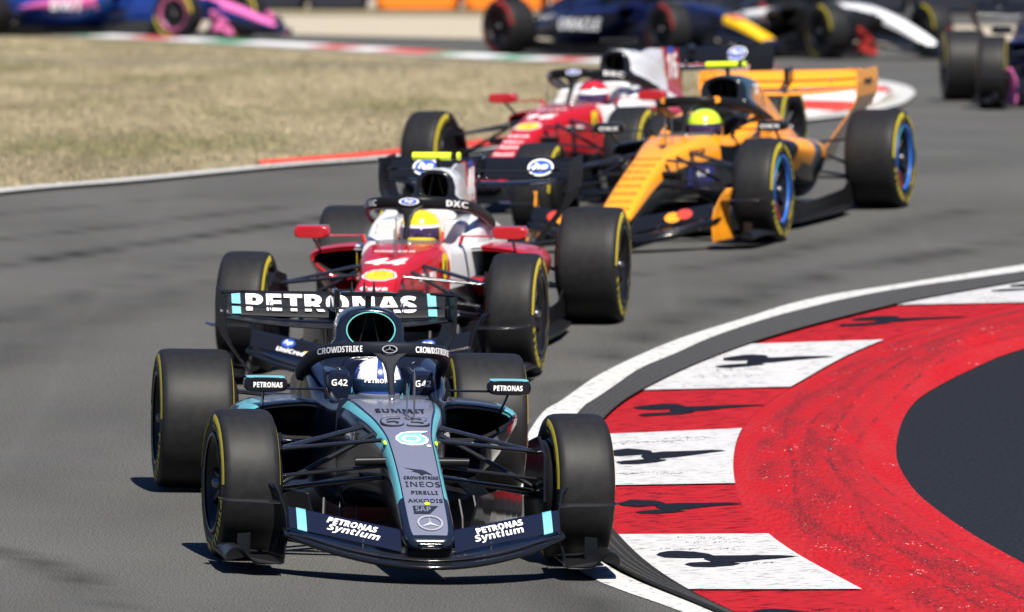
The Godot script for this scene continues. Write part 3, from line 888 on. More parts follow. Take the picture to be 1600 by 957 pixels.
func make_driver_mesh() -> ArrayMesh:
	var bones := [[Vector3(0, 0.36, -1.62), Vector3(0, 0.56, -1.62), 0.15, 0.165], [Vector3(0, 0.55, -1.60), Vector3(0, 0.66, -1.50), 0.08, 0.065], [Vector3(0, 0.69, -1.45), Vector3(0, 0.715, -1.45), 0.08, 0.085]]
	for s in [-1.0, 1.0]:
		var sh := Vector3(s * 0.165, 0.56, -1.58)
		var el := Vector3(s * 0.20, 0.44, -1.34)
		var wr := Vector3(s * 0.15, 0.565, -1.12)
		bones.append([Vector3(0, 0.55, -1.61), sh, 0.10, 0.075])
		bones.append([sh, el, 0.062, 0.05])
		bones.append([el, wr, 0.048, 0.034])
		bones.append([wr, wr + Vector3(-s * 0.015, 0.02, 0.06), 0.034, 0.036])
		for k in 4:
			var f := wr + Vector3(-s * 0.02, 0.045 - 0.026 * k, 0.075)
			bones.append([f, f + Vector3(-s * 0.04, 0.004, 0.025 - 0.003 * absf(k - 1.3)), 0.012, 0.010])
		bones.append([wr + Vector3(-s * 0.02, 0.035, 0.03), wr + Vector3(-s * 0.045, 0.065, 0.055), 0.013, 0.010])
		bones.append([Vector3(s * 0.08, 0.36, -1.6), Vector3(s * 0.11, 0.40, -1.15), 0.085, 0.065])
	var lo := Vector3(-0.32, 0.22, -1.84)
	var cell := 0.018
	var nx := 36
	var ny := 40
	var nz := 48
	var f := PackedFloat32Array()
	f.resize(nx * ny * nz)
	f.fill(1.0)
	for b in bones:
		var pad: float = maxf(b[2], b[3]) + 0.06
		var mn: Vector3 = b[0].min(b[1]) - Vector3.ONE * pad
		var mx: Vector3 = b[0].max(b[1]) + Vector3.ONE * pad
		for i in range(maxi(0, int((mn.x - lo.x) / cell)), mini(nx, int((mx.x - lo.x) / cell) + 1)):
			for j in range(maxi(0, int((mn.y - lo.y) / cell)), mini(ny, int((mx.y - lo.y) / cell) + 1)):
				for k in range(maxi(0, int((mn.z - lo.z) / cell)), mini(nz, int((mx.z - lo.z) / cell) + 1)):
					var id := (i * ny + j) * nz + k
					var d := capsule(lo + Vector3(i, j, k) * cell, b[0], b[1], b[2], b[3])
					var c := f[id]
					var h := maxf(0.03 - absf(d - c), 0.0) / 0.03
					f[id] = minf(d, c) - h * h * 0.03 * 0.25
	var vid := {}
	var vs := PackedVector3Array()
	for i in nx - 1:
		for j in ny - 1:
			for k in nz - 1:
				var acc := Vector3.ZERO
				var cnt := 0
				var vals := []
				for c in 8: vals.append(f[((i + (c & 1)) * ny + j + ((c >> 1) & 1)) * nz + k + (c >> 2)])
				for e in [[0, 1], [2, 3], [4, 5], [6, 7], [0, 2], [1, 3], [4, 6], [5, 7], [0, 4], [1, 5], [2, 6], [3, 7]]:
					var a: float = vals[e[0]]
					var b: float = vals[e[1]]
					if (a < 0.0) != (b < 0.0):
						var t := a / (a - b)
						var pa := Vector3(e[0] & 1, (e[0] >> 1) & 1, e[0] >> 2)
						var pb := Vector3(e[1] & 1, (e[1] >> 1) & 1, e[1] >> 2)
						acc += pa.lerp(pb, t)
						cnt += 1
				if cnt:
					vid[(i * ny + j) * nz + k] = vs.size()
					vs.append(lo + (Vector3(i, j, k) + acc / cnt) * cell)
	var st := new_st()
	var step := [ny * nz, nz, 1]
	for key in vid:
		for ax in 3:
			var v0: float = f[key]
			var v1: float = f[key + step[ax]]
			if (v0 < 0.0) == (v1 < 0.0): continue
			var u: int = step[(ax + 1) % 3]
			var w: int = step[(ax + 2) % 3]
			if not (vid.has(key - u) and vid.has(key - w) and vid.has(key - u - w)): continue
			var q := [vs[vid[key]], vs[vid[key - u]], vs[vid[key - u - w]], vs[vid[key - w]]]
			if v0 < 0.0: quad(st, q[3], q[2], q[1], q[0])
			else: quad(st, q[0], q[1], q[2], q[3])
	return done(st)

func helmet_mesh(colf: Callable) -> ArrayMesh:
	var st := new_st()
	var secs := []
	for i in 25:
		var t := PI * i / 24.0
		var y := cos(t)
		var r := pow(maxf(sin(t), 0.0), 0.8)
		var s := PackedVector3Array()
		for j in 40:
			var a := TAU * j / 40.0
			var fz := 0.140 if sin(a) > 0.0 else 0.132
			var p := Vector3(cos(a) * r * 0.124, y * 0.132, sin(a) * r * fz)
			if y < -0.15 and sin(a) > 0.0: p.z += 0.018 * sin(a) * r       # chin bar
			if y < -0.6: p.y = maxf(p.y, -0.112)
			s.append(p)
		secs.append(s)
	loft(st, secs, true, false, func(p, _j): return colf.call(p))
	return done(st)

func visor_mesh() -> ArrayMesh:
	if CACHE.has("visor"): return CACHE.visor
	var st := new_st()
	var secs := []
	for i in 15:
		var a := PI * (0.5 + (i - 7) / 7.0 * 0.40)
		var s := PackedVector3Array()
		for j in 7:
			var y := lerpf(-0.038, 0.034, j / 6.0)
			var r := pow(sqrt(1.0 - (y / 0.132) ** 2), 0.8)
			s.append(Vector3(cos(a) * r * 0.1285, y, sin(a) * r * 0.1455))
		for j in range(6, -1, -1): s.append(s[j] * Vector3(0.97, 1.0, 0.97))
		secs.append(s)
	loft(st, secs)
	CACHE.visor = done(st)
	return CACHE.visor

func driver(car: Node3D, label: String, suit: Material, colf: Callable, visor: Material, band := "", turn := 0.0) -> void:
	var o := holder(self, "person")
	tag(o, label, "person", "drivers in their cockpits")
	o.transform = car.transform
	part(o, "body", driver_mesh, suit)
	var h := part(o, "helmet", helmet_mesh(colf), M.helmet)
	h.position = Vector3(-0.008, 0.708, -1.43)
	h.rotation.y = deg_to_rad(turn)
	part(h, "visor", visor_mesh(), visor)
	if band:
		var wrap := func(u: float, v: float) -> Array:
			var y := 0.030 + v * 0.020
			var a := PI * 0.5 - u * 1.25
			var r := pow(sqrt(1.0 - (y / 0.132) ** 2), 0.8)
			return [Vector3(cos(a) * r * 0.1295, y, sin(a) * r * 0.1465), Vector3(cos(a), 0.3, sin(a)).normalized()]
		bent(h, band, wrap, M.white)

# ------------------------------------------------------------------ ground helpers
func G(p: Vector2, dy: float) -> Vector3:
	return Vector3(p.x, gy(p.x, p.y) + dy, p.y)

# strip between two polylines of equal length, with a height profile across; uv: u along in metres, v across
func strip(a: Array, b: Array, across: int, h: Callable, colf = null) -> ArrayMesh:
	var st := new_st()
	var run := 0.0
	var rows := []
	for i in a.size():
		if i: run += ((a[i] + b[i]) * 0.5 - (a[i - 1] + b[i - 1]) * 0.5).length()
		var row := []
		for j in across + 1:
			var t := float(j) / across
			var p: Vector2 = a[i].lerp(b[i], t)
			row.append([G(p, h.call(t, run)), Vector2(run, t)])
		rows.append(row)
	var up: Vector3 = (rows[1][0][0] - rows[0][0][0]).cross(rows[0][1][0] - rows[0][0][0])
	for i in rows.size() - 1:
		for j in across:
			var q := [rows[i][j], rows[i][j + 1], rows[i + 1][j + 1], rows[i + 1][j]]
			if up.y > 0.0: q.reverse()
			if colf != null: st.set_color(colf.call((q[0][0] + q[2][0]) * 0.5))
			for k in [0, 1, 2, 0, 2, 3]:
				st.set_uv(q[k][1])
				st.add_vertex(q[k][0])
	return done(st)

func resample(pts: Array, n: int) -> Array:
	var total := 0.0
	for i in range(1, pts.size()): total += pts[i].distance_to(pts[i - 1])
	var out := [pts[0]]
	var acc := 0.0
	var want := total / (n - 1)
	var k := 1
	for i in range(1, pts.size()):
		var seg: float = pts[i].distance_to(pts[i - 1])
		while k < n - 1 and acc + seg >= want * k:
			out.append(pts[i - 1].lerp(pts[i], (want * k - acc) / seg))
			k += 1
		acc += seg
	while out.size() < n: out.append(pts[pts.size() - 1])
	return out

# move along a to the point nearest to each of b's: pairs by the parameter of z where possible
func paired(a: Array, b: Array) -> Array:
	var out := []
	for p in b:
		var best := 1e9
		var at: Vector2
		for i in range(1, a.size()):
			var c := Geometry2D.get_closest_point_to_segment(p, a[i - 1], a[i])
			var d := c.distance_squared_to(p)
			if d < best:
				best = d
				at = c
		out.append(at)
	return out

func flat_poly(poly: PackedVector2Array, dy: float, cell := 0.0) -> ArrayMesh:
	var st := new_st()
	var tri := Geometry2D.triangulate_polygon(poly)
	for i in range(0, tri.size(), 3):
		var a := G(poly[tri[i]], dy)
		var b := G(poly[tri[i + 1]], dy)
		var c := G(poly[tri[i + 2]], dy)
		if (b - a).cross(c - a).y > 0.0:
			var t := b
			b = c
			c = t
		st.add_vertex(a); st.add_vertex(b); st.add_vertex(c)
	return done(st)

# a grid clipped to a polygon: cells whose corners all lie inside are kept whole, the others are cut
func grid_poly(poly: PackedVector2Array, rects: Array, dy: Callable, colf = null) -> ArrayMesh:
	var st := new_st()
	for r in rects:      # [x0, z0, x1, z1, cell x, cell z]
		var lo := Vector2(r[0], r[1])
		var nx := int(round((r[2] - r[0]) / r[4]))
		var nz := int(round((r[3] - r[1]) / r[5]))
		var cell := Vector2((r[2] - r[0]) / nx, (r[3] - r[1]) / nz)
		for i in nx:
			for k in nz:
				var a := lo + Vector2(i, k) * cell
				var c := PackedVector2Array([a, a + Vector2(cell.x, 0), a + cell, a + Vector2(0, cell.y)])
				var sets := [c]
				if poly.size():
					var inside := 0
					for p in c:
						if Geometry2D.is_point_in_polygon(p, poly): inside += 1
					if inside < 4: sets = Geometry2D.intersect_polygons(c, poly)
				for s in sets:
					var tri: PackedInt32Array = PackedInt32Array([0, 1, 2, 0, 2, 3]) if s.size() == 4 and not poly.size() else Geometry2D.triangulate_polygon(s)
					for q in range(0, tri.size(), 3):
						var v := []
						for e in 3: v.append(G(s[tri[q + e]], dy.call(s[tri[q + e]])))
						if (v[1] - v[0]).cross(v[2] - v[0]).y > 0.0: v.reverse()
						for p in v:
							if colf != null: st.set_color(colf.call(p))
							st.add_vertex(p)
	return done(st)

func offset_line(pts: Array, d: float) -> Array:
	var out := []
	for i in pts.size():
		var t: Vector2 = (pts[mini(i + 1, pts.size() - 1)] - pts[maxi(i - 1, 0)]).normalized()
		out.append(pts[i] + Vector2(-t.y, t.x) * d)
	return out

func near_line(p: Vector2, pts: Array) -> float:
	var best := 1e9
	for i in range(1, pts.size()):
		best = minf(best, Geometry2D.get_closest_point_to_segment(p, pts[i - 1], pts[i]).distance_squared_to(p))
	return sqrt(best)

func make_materials() -> void:
	mat("paint", Color(1, 1, 1), 0.16).vertex_color_use_as_albedo = true
	mat("helmet", Color(1, 1, 1), 0.25, 0.0, 0.8).vertex_color_use_as_albedo = true
	mat("tyre", Color(0.016, 0.016, 0.017), 0.56)
	M.tyre.normal_enabled = true
	M.tyre.normal_texture = noise_tex(0.05, 3, [], 5, 512, FastNoiseLite.TYPE_SIMPLEX_SMOOTH, true, 3.0)
	M.tyre.normal_scale = 0.06
	M.tyre.albedo_texture = noise_tex(0.02, 4, [[0.0, grey(0.72)], [1.0, grey(1.0)]], 6)
	M.tyre.uv1_triplanar = true
	M.tyre.uv1_scale = Vector3(1.5, 1.5, 1.5)
	mat("rim", Color(0.012, 0.012, 0.014), 0.35, 0.5)
	mat("alloy", Color(0.55, 0.55, 0.57), 0.25, 1.0)
	mat("carbon", Color(0.010, 0.010, 0.011), 0.35)
	M.carbon.metallic_specular = 0.25
	mat("nut", Color(0.16, 0.16, 0.17), 0.35, 0.9)
	mat("worn_print", Color(0.30, 0.09, 0.012), 0.5)
	mat("gloss", Color(0.008, 0.009, 0.012), 0.12)
	M.gloss.metallic_specular = 0.4
	mat("arm", Color(0.012, 0.012, 0.014), 0.16)
	M.arm.metallic_specular = 0.5
	mat("fence", Color(0.09, 0.09, 0.095), 0.3)
	mat("duct", Color(0.012, 0.012, 0.013), 0.6)
	mat("white", Color(0.82, 0.82, 0.82), 0.45)
	mat("pale", Color(0.35, 0.36, 0.40), 0.4)
	mat("black", Color(0.008, 0.009, 0.013), 0.4)
	mat("ink", Color(0.018, 0.022, 0.035), 0.4)
	mat("navy", Color(0.008, 0.011, 0.026), 0.13)
	M.navy.metallic_specular = 0.4
	mat("teal", Color(0.13, 0.40, 0.45), 0.4)
	mat("mint", Color(0.16, 0.62, 0.60), 0.4)
	mat("red", Color(0.42, 0.009, 0.015), 0.28, 0.0, 1.0)
	mat("white_gloss", Color(0.68, 0.68, 0.68), 0.28, 0.0, 1.0)
	mat("papaya", Color(0.86, 0.31, 0.012), 0.28, 0.0, 1.0)
	mat("blue", Color(0.02, 0.075, 0.42), 0.4)
	mat("sky_blue", Color(0.025, 0.15, 0.58), 0.35)
	mat("deep_blue", Color(0.015, 0.015, 0.11), 0.3)
	mat("yellow", Color(0.78, 0.56, 0.01), 0.5)
	mat("lime", Color(0.62, 0.80, 0.02), 0.4)
	mat("tyre_yellow", Color(0.50, 0.40, 0.02), 0.65)
	mat("tyre_red", Color(0.42, 0.025, 0.02), 0.65)
	mat("rose", Color(0.80, 0.17, 0.42), 0.4)
	mat("lens_red", Color(0.25, 0.01, 0.01), 0.2)
	mat("suit_blue", Color(0.03, 0.20, 0.32), 0.8)
	mat("suit_red", Color(0.40, 0.02, 0.02), 0.8)
	mat("suit_orange", Color(0.45, 0.16, 0.03), 0.8)
	mat("visor", Color(0.02, 0.03, 0.07), 0.08, 0.6)
	mat("panel", Color(0.138, 0.148, 0.200), 0.25)
	mat("visor_blue", Color(0.02, 0.05, 0.11), 0.08, 0.5)
	mat("silver", Color(0.62, 0.63, 0.65), 0.30, 0.55)
	mat("halo_dark", Color(0.008, 0.010, 0.018), 0.62)
	M.halo_dark.metallic_specular = 0.3
	mat("wing_satin", Color(0.010, 0.011, 0.015), 0.5)
	M.wing_satin.metallic_specular = 0.22
	mat("visor_violet", Color(0.10, 0.06, 0.16), 0.08, 0.6)
	mat("screen", Color(0.10, 0.11, 0.13, 1.0), 0.1)
	M.screen.transparency = BaseMaterial3D.TRANSPARENCY_ALPHA
	M.screen.albedo_color.a = 0.35

	# surfaces
	var grain := noise_tex(0.13, 5, [[0.0, grey(0.28)], [0.30, grey(0.58)], [0.5, grey(0.84)], [0.66, grey(0.98)], [0.85, grey(1.0)], [1.0, Color(1, 1, 0.97)]], 11, 1024)
	var rough_n := noise_tex(0.42, 3, [], 12, 1024, FastNoiseLite.TYPE_SIMPLEX, true, 6.0)
	mat("asphalt", Color(1, 1, 1), 0.86)
	M.asphalt.vertex_color_use_as_albedo = true
	M.asphalt.albedo_texture = grain
	M.asphalt.normal_enabled = true
	M.asphalt.normal_texture = rough_n
	M.asphalt.normal_scale = 0.45
	M.asphalt.uv1_triplanar = true
	M.asphalt.uv1_world_triplanar = true
	M.asphalt.uv1_scale = Vector3(0.55, 0.55, 0.55)
	mat("line_white", Color(0.50, 0.50, 0.49), 0.7)
	M.line_white.albedo_texture = noise_tex(0.03, 5, [[0.0, grey(0.45)], [0.25, grey(0.86)], [0.4, grey(0.97)], [1.0, grey(1.0)]], 21, 512)
	for k in ["line_white"]:
		M[k].uv1_triplanar = true
		M[k].uv1_world_triplanar = true
		M[k].uv1_scale = Vector3(0.8, 0.8, 0.8)
	var scuff := noise_tex(0.022, 5, [[0.0, grey(0.25)], [0.17, grey(0.42)], [0.225, grey(0.86)], [0.45, grey(0.97)], [1.0, grey(1.0)]], 31, 1024)
	mat("kerb_white", Color(0.53, 0.53, 0.53), 0.6)
	M.kerb_white.albedo_texture = scuff
	mat("kerb_red", Color(0.37, 0.014, 0.018), 0.6)
	M.kerb_red.albedo_texture = noise_tex(0.018, 5, [[0.0, grey(0.30)], [0.20, grey(0.45)], [0.28, grey(0.86)], [0.5, grey(1.0)], [1.0, grey(1.0)]], 32, 1024)
	for k in ["kerb_white", "kerb_red"]:
		M[k].uv1_triplanar = true
		M[k].uv1_world_triplanar = true
		M[k].uv1_scale = Vector3(0.35, 1.0, 1.1)
		M[k].normal_enabled = true
		M[k].normal_texture = rough_n
		M[k].normal_scale = 0.4
	mat("kerb_ink", Color(0.014, 0.016, 0.024), 0.7)
	M.kerb_ink.albedo_texture = noise_tex(0.05, 5, [[0.0, grey(0.6)], [0.7, grey(0.95)], [1.0, grey(1.0)]], 35, 512)
	M.kerb_ink.uv1_triplanar = true
	M.kerb_ink.uv1_world_triplanar = true
	mat("kerb_groove", Color(0.080, 0.080, 0.083), 0.8)
	M.kerb_groove.albedo_texture = grain
	M.kerb_groove.uv1_triplanar = true
	M.kerb_groove.uv1_world_triplanar = true
	M.kerb_groove.uv1_scale = Vector3(0.9, 0.9, 0.9)
	mat("dark_paint", Color(0.020, 0.023, 0.030), 0.85)
	M.dark_paint.albedo_texture = noise_tex(0.10, 4, [[0.0, grey(0.72)], [0.5, grey(0.9)], [0.93, grey(1.0)], [1.0, grey(1.0)]], 41, 512)
	M.dark_paint.uv1_triplanar = true
	M.dark_paint.uv1_world_triplanar = true
	M.dark_paint.uv1_scale = Vector3(0.5, 0.5, 0.5)
	M.dark_paint.normal_enabled = true
	M.dark_paint.normal_texture = rough_n
	M.dark_paint.normal_scale = 0.3
	mat("grass", Color(1, 1, 1), 0.95)
	M.grass.vertex_color_use_as_albedo = true
	M.grass.albedo_texture = noise_tex(0.06, 5, [[0.0, grey(0.55)], [0.5, grey(0.85)], [1.0, grey(1.0)]], 51, 512)
	M.grass.uv1_triplanar = true
	M.grass.uv1_world_triplanar = true
	M.grass.uv1_scale = Vector3(0.3, 0.3, 0.3)
	mat("blade", Color(1, 1, 1), 0.9)
	M.blade.vertex_color_use_as_albedo = true
	mat("gravel", Color(0.50, 0.44, 0.34), 0.95)
	M.gravel.albedo_texture = noise_tex(0.1, 4, [[0.0, grey(0.6)], [0.6, grey(0.95)], [1.0, grey(1.0)]], 61, 512)
	M.gravel.uv1_triplanar = true
	M.gravel.uv1_world_triplanar = true
	M.gravel.uv1_scale = Vector3(0.3, 0.3, 0.3)
	mat("barrier_orange", Color(0.80, 0.20, 0.01), 0.5)
	mat("barrier_dark", Color(0.012, 0.014, 0.025), 0.5)
	mat("far_red", Color(0.50, 0.05, 0.04), 0.7)
	mat("far_green", Color(0.06, 0.30, 0.15), 0.7)
	mat("far_white", Color(0.68, 0.68, 0.68), 0.7)
	mat("red_band", Color(1, 1, 1), 0.65)
	M.red_band.albedo_texture = red_band_texture()
	M.red_band.normal_enabled = true
	M.red_band.normal_texture = noise_tex(0.05, 4, [], 71, 512, FastNoiseLite.TYPE_SIMPLEX, true, 6.0)
	M.red_band.normal_scale = 0.5
	M.red_band.uv1_scale = Vector3(1.0 / 6.0, 1, 1)

	for k in ["asphalt", "line_white", "kerb_white", "kerb_red", "kerb_groove", "dark_paint", "red_band", "grass", "blade", "gravel", "far_red", "far_white", "far_green", "ink", "kerb_ink"]:
		M[k].metallic_specular = 0.15
	M.tyre.metallic_specular = 0.36

# red paint with rubbered patches and chipped flecks; u runs along the band (6 m a tile), v across it
func red_band_texture() -> ImageTexture:
	var w := 1024
	var h := 512
	var patch := FastNoiseLite.new()
	patch.seed = 3
	patch.frequency = 0.006
	patch.fractal_octaves = 4
	var fine := FastNoiseLite.new()
	fine.seed = 4
	fine.frequency = 0.13
	fine.fractal_octaves = 3
	var chip := FastNoiseLite.new()
	chip.seed = 8
	chip.frequency = 0.11
	chip.fractal_octaves = 2
	var where := FastNoiseLite.new()
	where.seed = 9
	where.frequency = 0.009
	var im := Image.create(w, h, false, Image.FORMAT_RGB8)
	for y in h:
		var v := float(y) / h
		var mid := smoothstep(0.06, 0.18, v) * (1.0 - smoothstep(0.62, 0.85, v))     # where wheels run over it
		for x in w:
			# seamless along x by blending two windows
			var b := float(x) / w
			var g := lerpf(patch.get_noise_2d(x * 0.6, y * 1.3), patch.get_noise_2d((x - w) * 0.6, y * 1.3), b)
			var f := lerpf(fine.get_noise_2d(x * 0.5, y * 1.4), fine.get_noise_2d((x - w) * 0.5, y * 1.4), b)
			var c := chip.get_noise_2d(x * 0.7, y * 0.9)
			var k := lerpf(where.get_noise_2d(x, y), where.get_noise_2d(x - w, y), b)
			var rub := clampf(mid * (0.62 + 1.6 * g), 0.0, 1.0) * smoothstep(-0.22, 0.30, f + 0.35 * g)
			rub = maxf(rub * 0.9, 0.30 * smoothstep(0.30, 0.5, g) * smoothstep(-0.1, 0.3, f))
			var col := Color(0.355 + 0.05 * f, 0.015 + 0.010 * g, 0.019 + 0.010 * g)
			col = col.lerp(Color(0.14, 0.012, 0.014), rub)
			for mk in [[0.30, 0.05, 9.0], [0.52, 0.08, 4.0], [0.60, 0.03, 6.0], [0.80, 0.05, 5.0]]:      # tyre marks along the band
				var dv: float = absf(v - mk[0] - mk[1] * sin(b * TAU + mk[2])) * 512.0
				if dv < 12.0: col = col.lerp(Color(0.10, 0.014, 0.016), (1.0 - dv / 12.0) * clampf(0.40 + 1.6 * k + 1.0 * f, 0.0, 0.85))
			if c > 0.85 - 0.44 * smoothstep(0.15, 0.7, k) - 0.10 * mid: col = Color(0.60, 0.42, 0.38)
			im.set_pixel(x, y, col.linear_to_srgb())
	return ImageTexture.create_from_image(im)

func make_ground() -> void:
	var base := new_st()
	# the land, one sheet to the horizon
	var land := grid_poly(PackedVector2Array(), [[-1500.0, -1500.0, 1500.0, 300.0, 60.0, 60.0]], func(_p): return -0.35, func(_p): return Color(0.27, 0.23, 0.13))
	structure("ground", land, M.grass)
	# asphalt
	var strokes := []
	for q in [[[-4.04, -64.89, -3.46, -66.09, -2.48, -68.82, -1.40, -71.45, 0.2, -75.0], 0.13, 0.55], [[-4.43, -71.27, -3.79, -72.43, -3.17, -73.43, -2.44, -74.66], 0.10, 0.30],
		[[-3.62, -69.16, -2.79, -70.96, -1.68, -73.16], 0.10, 0.45], [[-2.63, -46.58, -2.22, -45.74, -1.97, -44.80, -1.72, -43.63], 0.10, 0.40], [[0.53, -57.71, 1.02, -60.15, 1.86, -63.15, 2.78, -65.39, 3.75, -67.46], 0.20, 0.40],
		[[0.34, -64.19, 1.01, -64.28, 1.95, -66.27, 3.20, -69.88], 0.16, 0.35], [[-3.31, -56.15, -2.73, -59.60, -1.97, -64.15], 0.22, 0.2], [[-3.17, -60.55, -2.69, -63.23, -2.06, -67.08], 0.18, 0.25],
		[[0.37, -56.19, 0.21, -53.02, 0.18, -48.83, 0.30, -45.26, 0.57, -43.44], 0.25, 0.3]]:
		strokes.append([catmull(pairs(q[0]), 4), q[1], q[2]])
	var big := FastNoiseLite.new()
	big.seed = 2
	big.frequency = 0.35
	big.fractal_octaves = 4
	var paint := func(p: Vector3) -> Color:
		var n := big.get_noise_2d(p.x * 1.6, p.z * 0.55)
		var v := 1.0 + 0.22 * n
		if p.z > -80.0 and absf(p.x) < 7.0:
			for s in strokes:
				var d := near_line(Vector2(p.x, p.z), s[0])
				if d < s[1] * 2.5: v *= 1.0 - minf(0.75, s[2] * 1.35) * exp(-d * d / (s[1] * s[1])) * clampf(0.75 + 1.2 * big.get_noise_2d(p.x * 5.0 + 40.0, p.z * 2.0), 0.0, 1.0)
		return Color(0.140, 0.139, 0.133) * v
	structure("track", grid_poly(PackedVector2Array(), [[-6.0, -82.0, 6.0, -40.0, 0.2, 0.25], [-24.0, -82.0, -6.0, -40.0, 1.0, 1.0], [6.0, -82.0, 24.0, -40.0, 1.0, 1.0], [-24.0, -40.0, 24.0, -6.0, 2.0, 2.0], [-24.0, -190.0, 24.0, -82.0, 1.0, 1.0]], func(_p): return 0.0, paint), M.asphalt)

	# ---- the kerb at the inside of the bend
	var line_out := catmull(pairs([1.44, -41.38, 1.13, -42.84, 0.77, -44.35, 0.30, -46.10, 0.07, -49.2, 0.05, -52.0, 0.16, -54.21, 0.28, -55.10, 0.51, -56.71, 0.97, -58.74, 1.46, -60.28, 1.96, -61.77, 2.47, -62.74, 3.37, -64.41, 4.33, -66.11, 6.6, -70.1]), 5)
	var line_in := catmull(pairs([1.58, -41.40, 1.27, -42.81, 0.91, -44.38, 0.43, -46.44, 0.24, -49.2, 0.25, -52.2, 0.38, -54.29, 0.49, -55.11, 0.72, -56.71, 0.96, -57.70, 1.20, -58.73, 1.56, -59.90, 1.94, -60.87, 2.45, -62.04, 3.33, -63.51, 4.27, -65.20, 6.6, -69.2]), 5)
	structure("track_edge_line", strip(paired(line_out, line_in), line_in, 2, func(_t, _r): return 0.004), M.line_white, "white painted line round the inside of the bend")
	var bl := pairs([2.1, -39.6, 1.38, -42.6, 0.80, -45.17, 0.51, -47.61, 0.41, -50.03, 0.44, -52.86, 0.75, -55.61, 1.434, -58.37, 2.398, -60.84, 3.62, -63.35, 5.0, -66.1])
	var br := pairs([2.75, -39.9, 2.08, -42.4, 1.614, -44.95, 1.247, -47.40, 1.141, -49.86, 1.248, -52.87, 1.583, -55.39, 2.219, -58.2, 3.172, -60.55, 4.30, -62.9, 5.6, -65.5])
	var kl := catmull(bl, 8)
	var kr := catmull(br, 8)
	# grooved strip between the line and the blocks: real ridges
	var gin := paired(line_in, kl)
	for i in gin.size(): gin[i] = gin[i].lerp(kl[i], 0.02)
	var ridge := func(t: float, _r: float) -> float: return 0.006 + 0.024 * (0.5 + 0.5 * cos(t * TAU * 5.0))
	structure("kerb_groove", strip(gin, kl, 30, ridge), M.kerb_groove, "dark strip with long grooves between the white line and the kerb")
	var kerb := holder(self, "kerb")
	kerb.set_meta("kind", "structure")
	kerb.set_meta("label", "red and white kerb blocks round the inside of the bend")
	var em := []
	for q in [[255, 185], [300, 175], [360, 166], [430, 163], [530, 170], [600, 182], [615, 192], [700, 190], [900, 190], [1060, 190], [1165, 196], [1050, 205], [900, 215], [780, 225], [650, 232], [725, 238], [650, 250], [500, 258], [400, 256], [350, 245], [400, 236], [500, 233], [560, 232], [525, 212], [560, 203], [480, 206], [380, 206], [300, 200]]:
		em.append(Vector2((q[0] - 150.0) / 1030.0, (q[1] - 70.0) / 330.0))
	for b in range(bl.size() - 1):
		var a := kl.slice(b * 8, b * 8 + 9)
		var c := kr.slice(b * 8, b * 8 + 9)
		var white: bool = b % 2 == 0
		var lift := 0.008 if white else 0.0
		var hh := func(t: float, _r: float) -> float: return 0.012 + lift + 0.040 * t
		var m := strip(a, c, 6, hh)
		var blk := part(kerb, "kerb_block", m, M.kerb_white if white else M.kerb_red)
		blk.set_meta("label", "white painted kerb block" if white else "red painted kerb block")
		# printed emblem
		rng.seed = 300 + b
		var poly := PackedVector2Array()
		var grow := rng.randf_range(0.92, 1.06)
		var slip := Vector2(rng.randf_range(-0.03, 0.03), rng.randf_range(-0.05, 0.05))
		for p in em: poly.append(Vector2(0.5, 0.42) + (p - Vector2(0.5, 0.42)) * Vector2(grow, rng.randf_range(0.94, 1.06)) + slip + Vector2(rng.randf_range(-0.008, 0.008), rng.randf_range(-0.006, 0.006)))
		var on_block := func(p: Vector2, up: float) -> Vector3:
			var f := (1.0 - clampf(p.y, 0.0, 0.999)) * 8.0
			var fi := mini(int(f), 7)
			return G(a[fi].lerp(a[fi + 1], f - fi).lerp(c[fi].lerp(c[fi + 1], f - fi), p.x), 0.012 + lift + 0.040 * p.x + up)
		for k in 6:      # tyre rubber dragged across the block, in ragged streaks
			var sm := new_st()
			var y0 := rng.randf_range(0.03, 0.97)
			var x0 := rng.randf_range(0.0, 0.5)
			var len_s := rng.randf_range(0.2, 0.5)
			for q in 34:
				if rng.randf() < 0.35: continue
				var xa := x0 + len_s * q / 34.0
				var xb := xa + len_s * rng.randf_range(0.02, 0.06)
				if xb > 0.99: continue
				var ya := y0 + rng.randf_range(-0.016, 0.016)
				var th := rng.randf_range(0.003, 0.010)
				var v := [on_block.call(Vector2(xa, ya), 0.0025), on_block.call(Vector2((xa + xb) * 0.5, ya + th), 0.0025), on_block.call(Vector2(xb, ya), 0.0025)]
				if (v[1] - v[0]).cross(v[2] - v[0]).y > 0.0: v.reverse()
				for p in v: sm.add_vertex(p)
			var smear := part(kerb, "rubber_smear", done(sm), M.kerb_ink)
			smear.set_meta("kind", "stuff")
		var tri := Geometry2D.triangulate_polygon(poly)
		var st := new_st()
		for i in range(0, tri.size(), 3):
			var v := []
			for e in 3:
				var p: Vector2 = poly[tri[i + e]]
				var f := (1.0 - clampf(p.y, 0.0, 0.999)) * 8.0
				var fi := int(f)
				var L: Vector2 = a[fi].lerp(a[fi + 1], f - fi)
				var R: Vector2 = c[fi].lerp(c[fi + 1], f - fi)
				v.append(G(L.lerp(R, p.x), 0.012 + lift + 0.040 * p.x + 0.004))
			if (v[1] - v[0]).cross(v[2] - v[0]).y > 0.0: v.reverse()
			for p in v: st.add_vertex(p)
		part(kerb, "printed_emblem", done(st), M.kerb_ink)
	# the broad red band behind, and the dark paint inside it
	var red_in := catmull(pairs([4.4, -39.6, 3.4, -41.8, 2.88, -43.84, 2.45, -46.66, 2.26, -48.00, 2.13, -49.23, 2.06, -50.25, 2.04, -51.72, 2.12, -53.39, 2.25, -54.83, 2.42, -55.86, 2.68, -56.93, 3.05, -58.14, 3.92, -59.81, 6.2, -63.5]), 5)
	var rin := paired(red_in, kr)
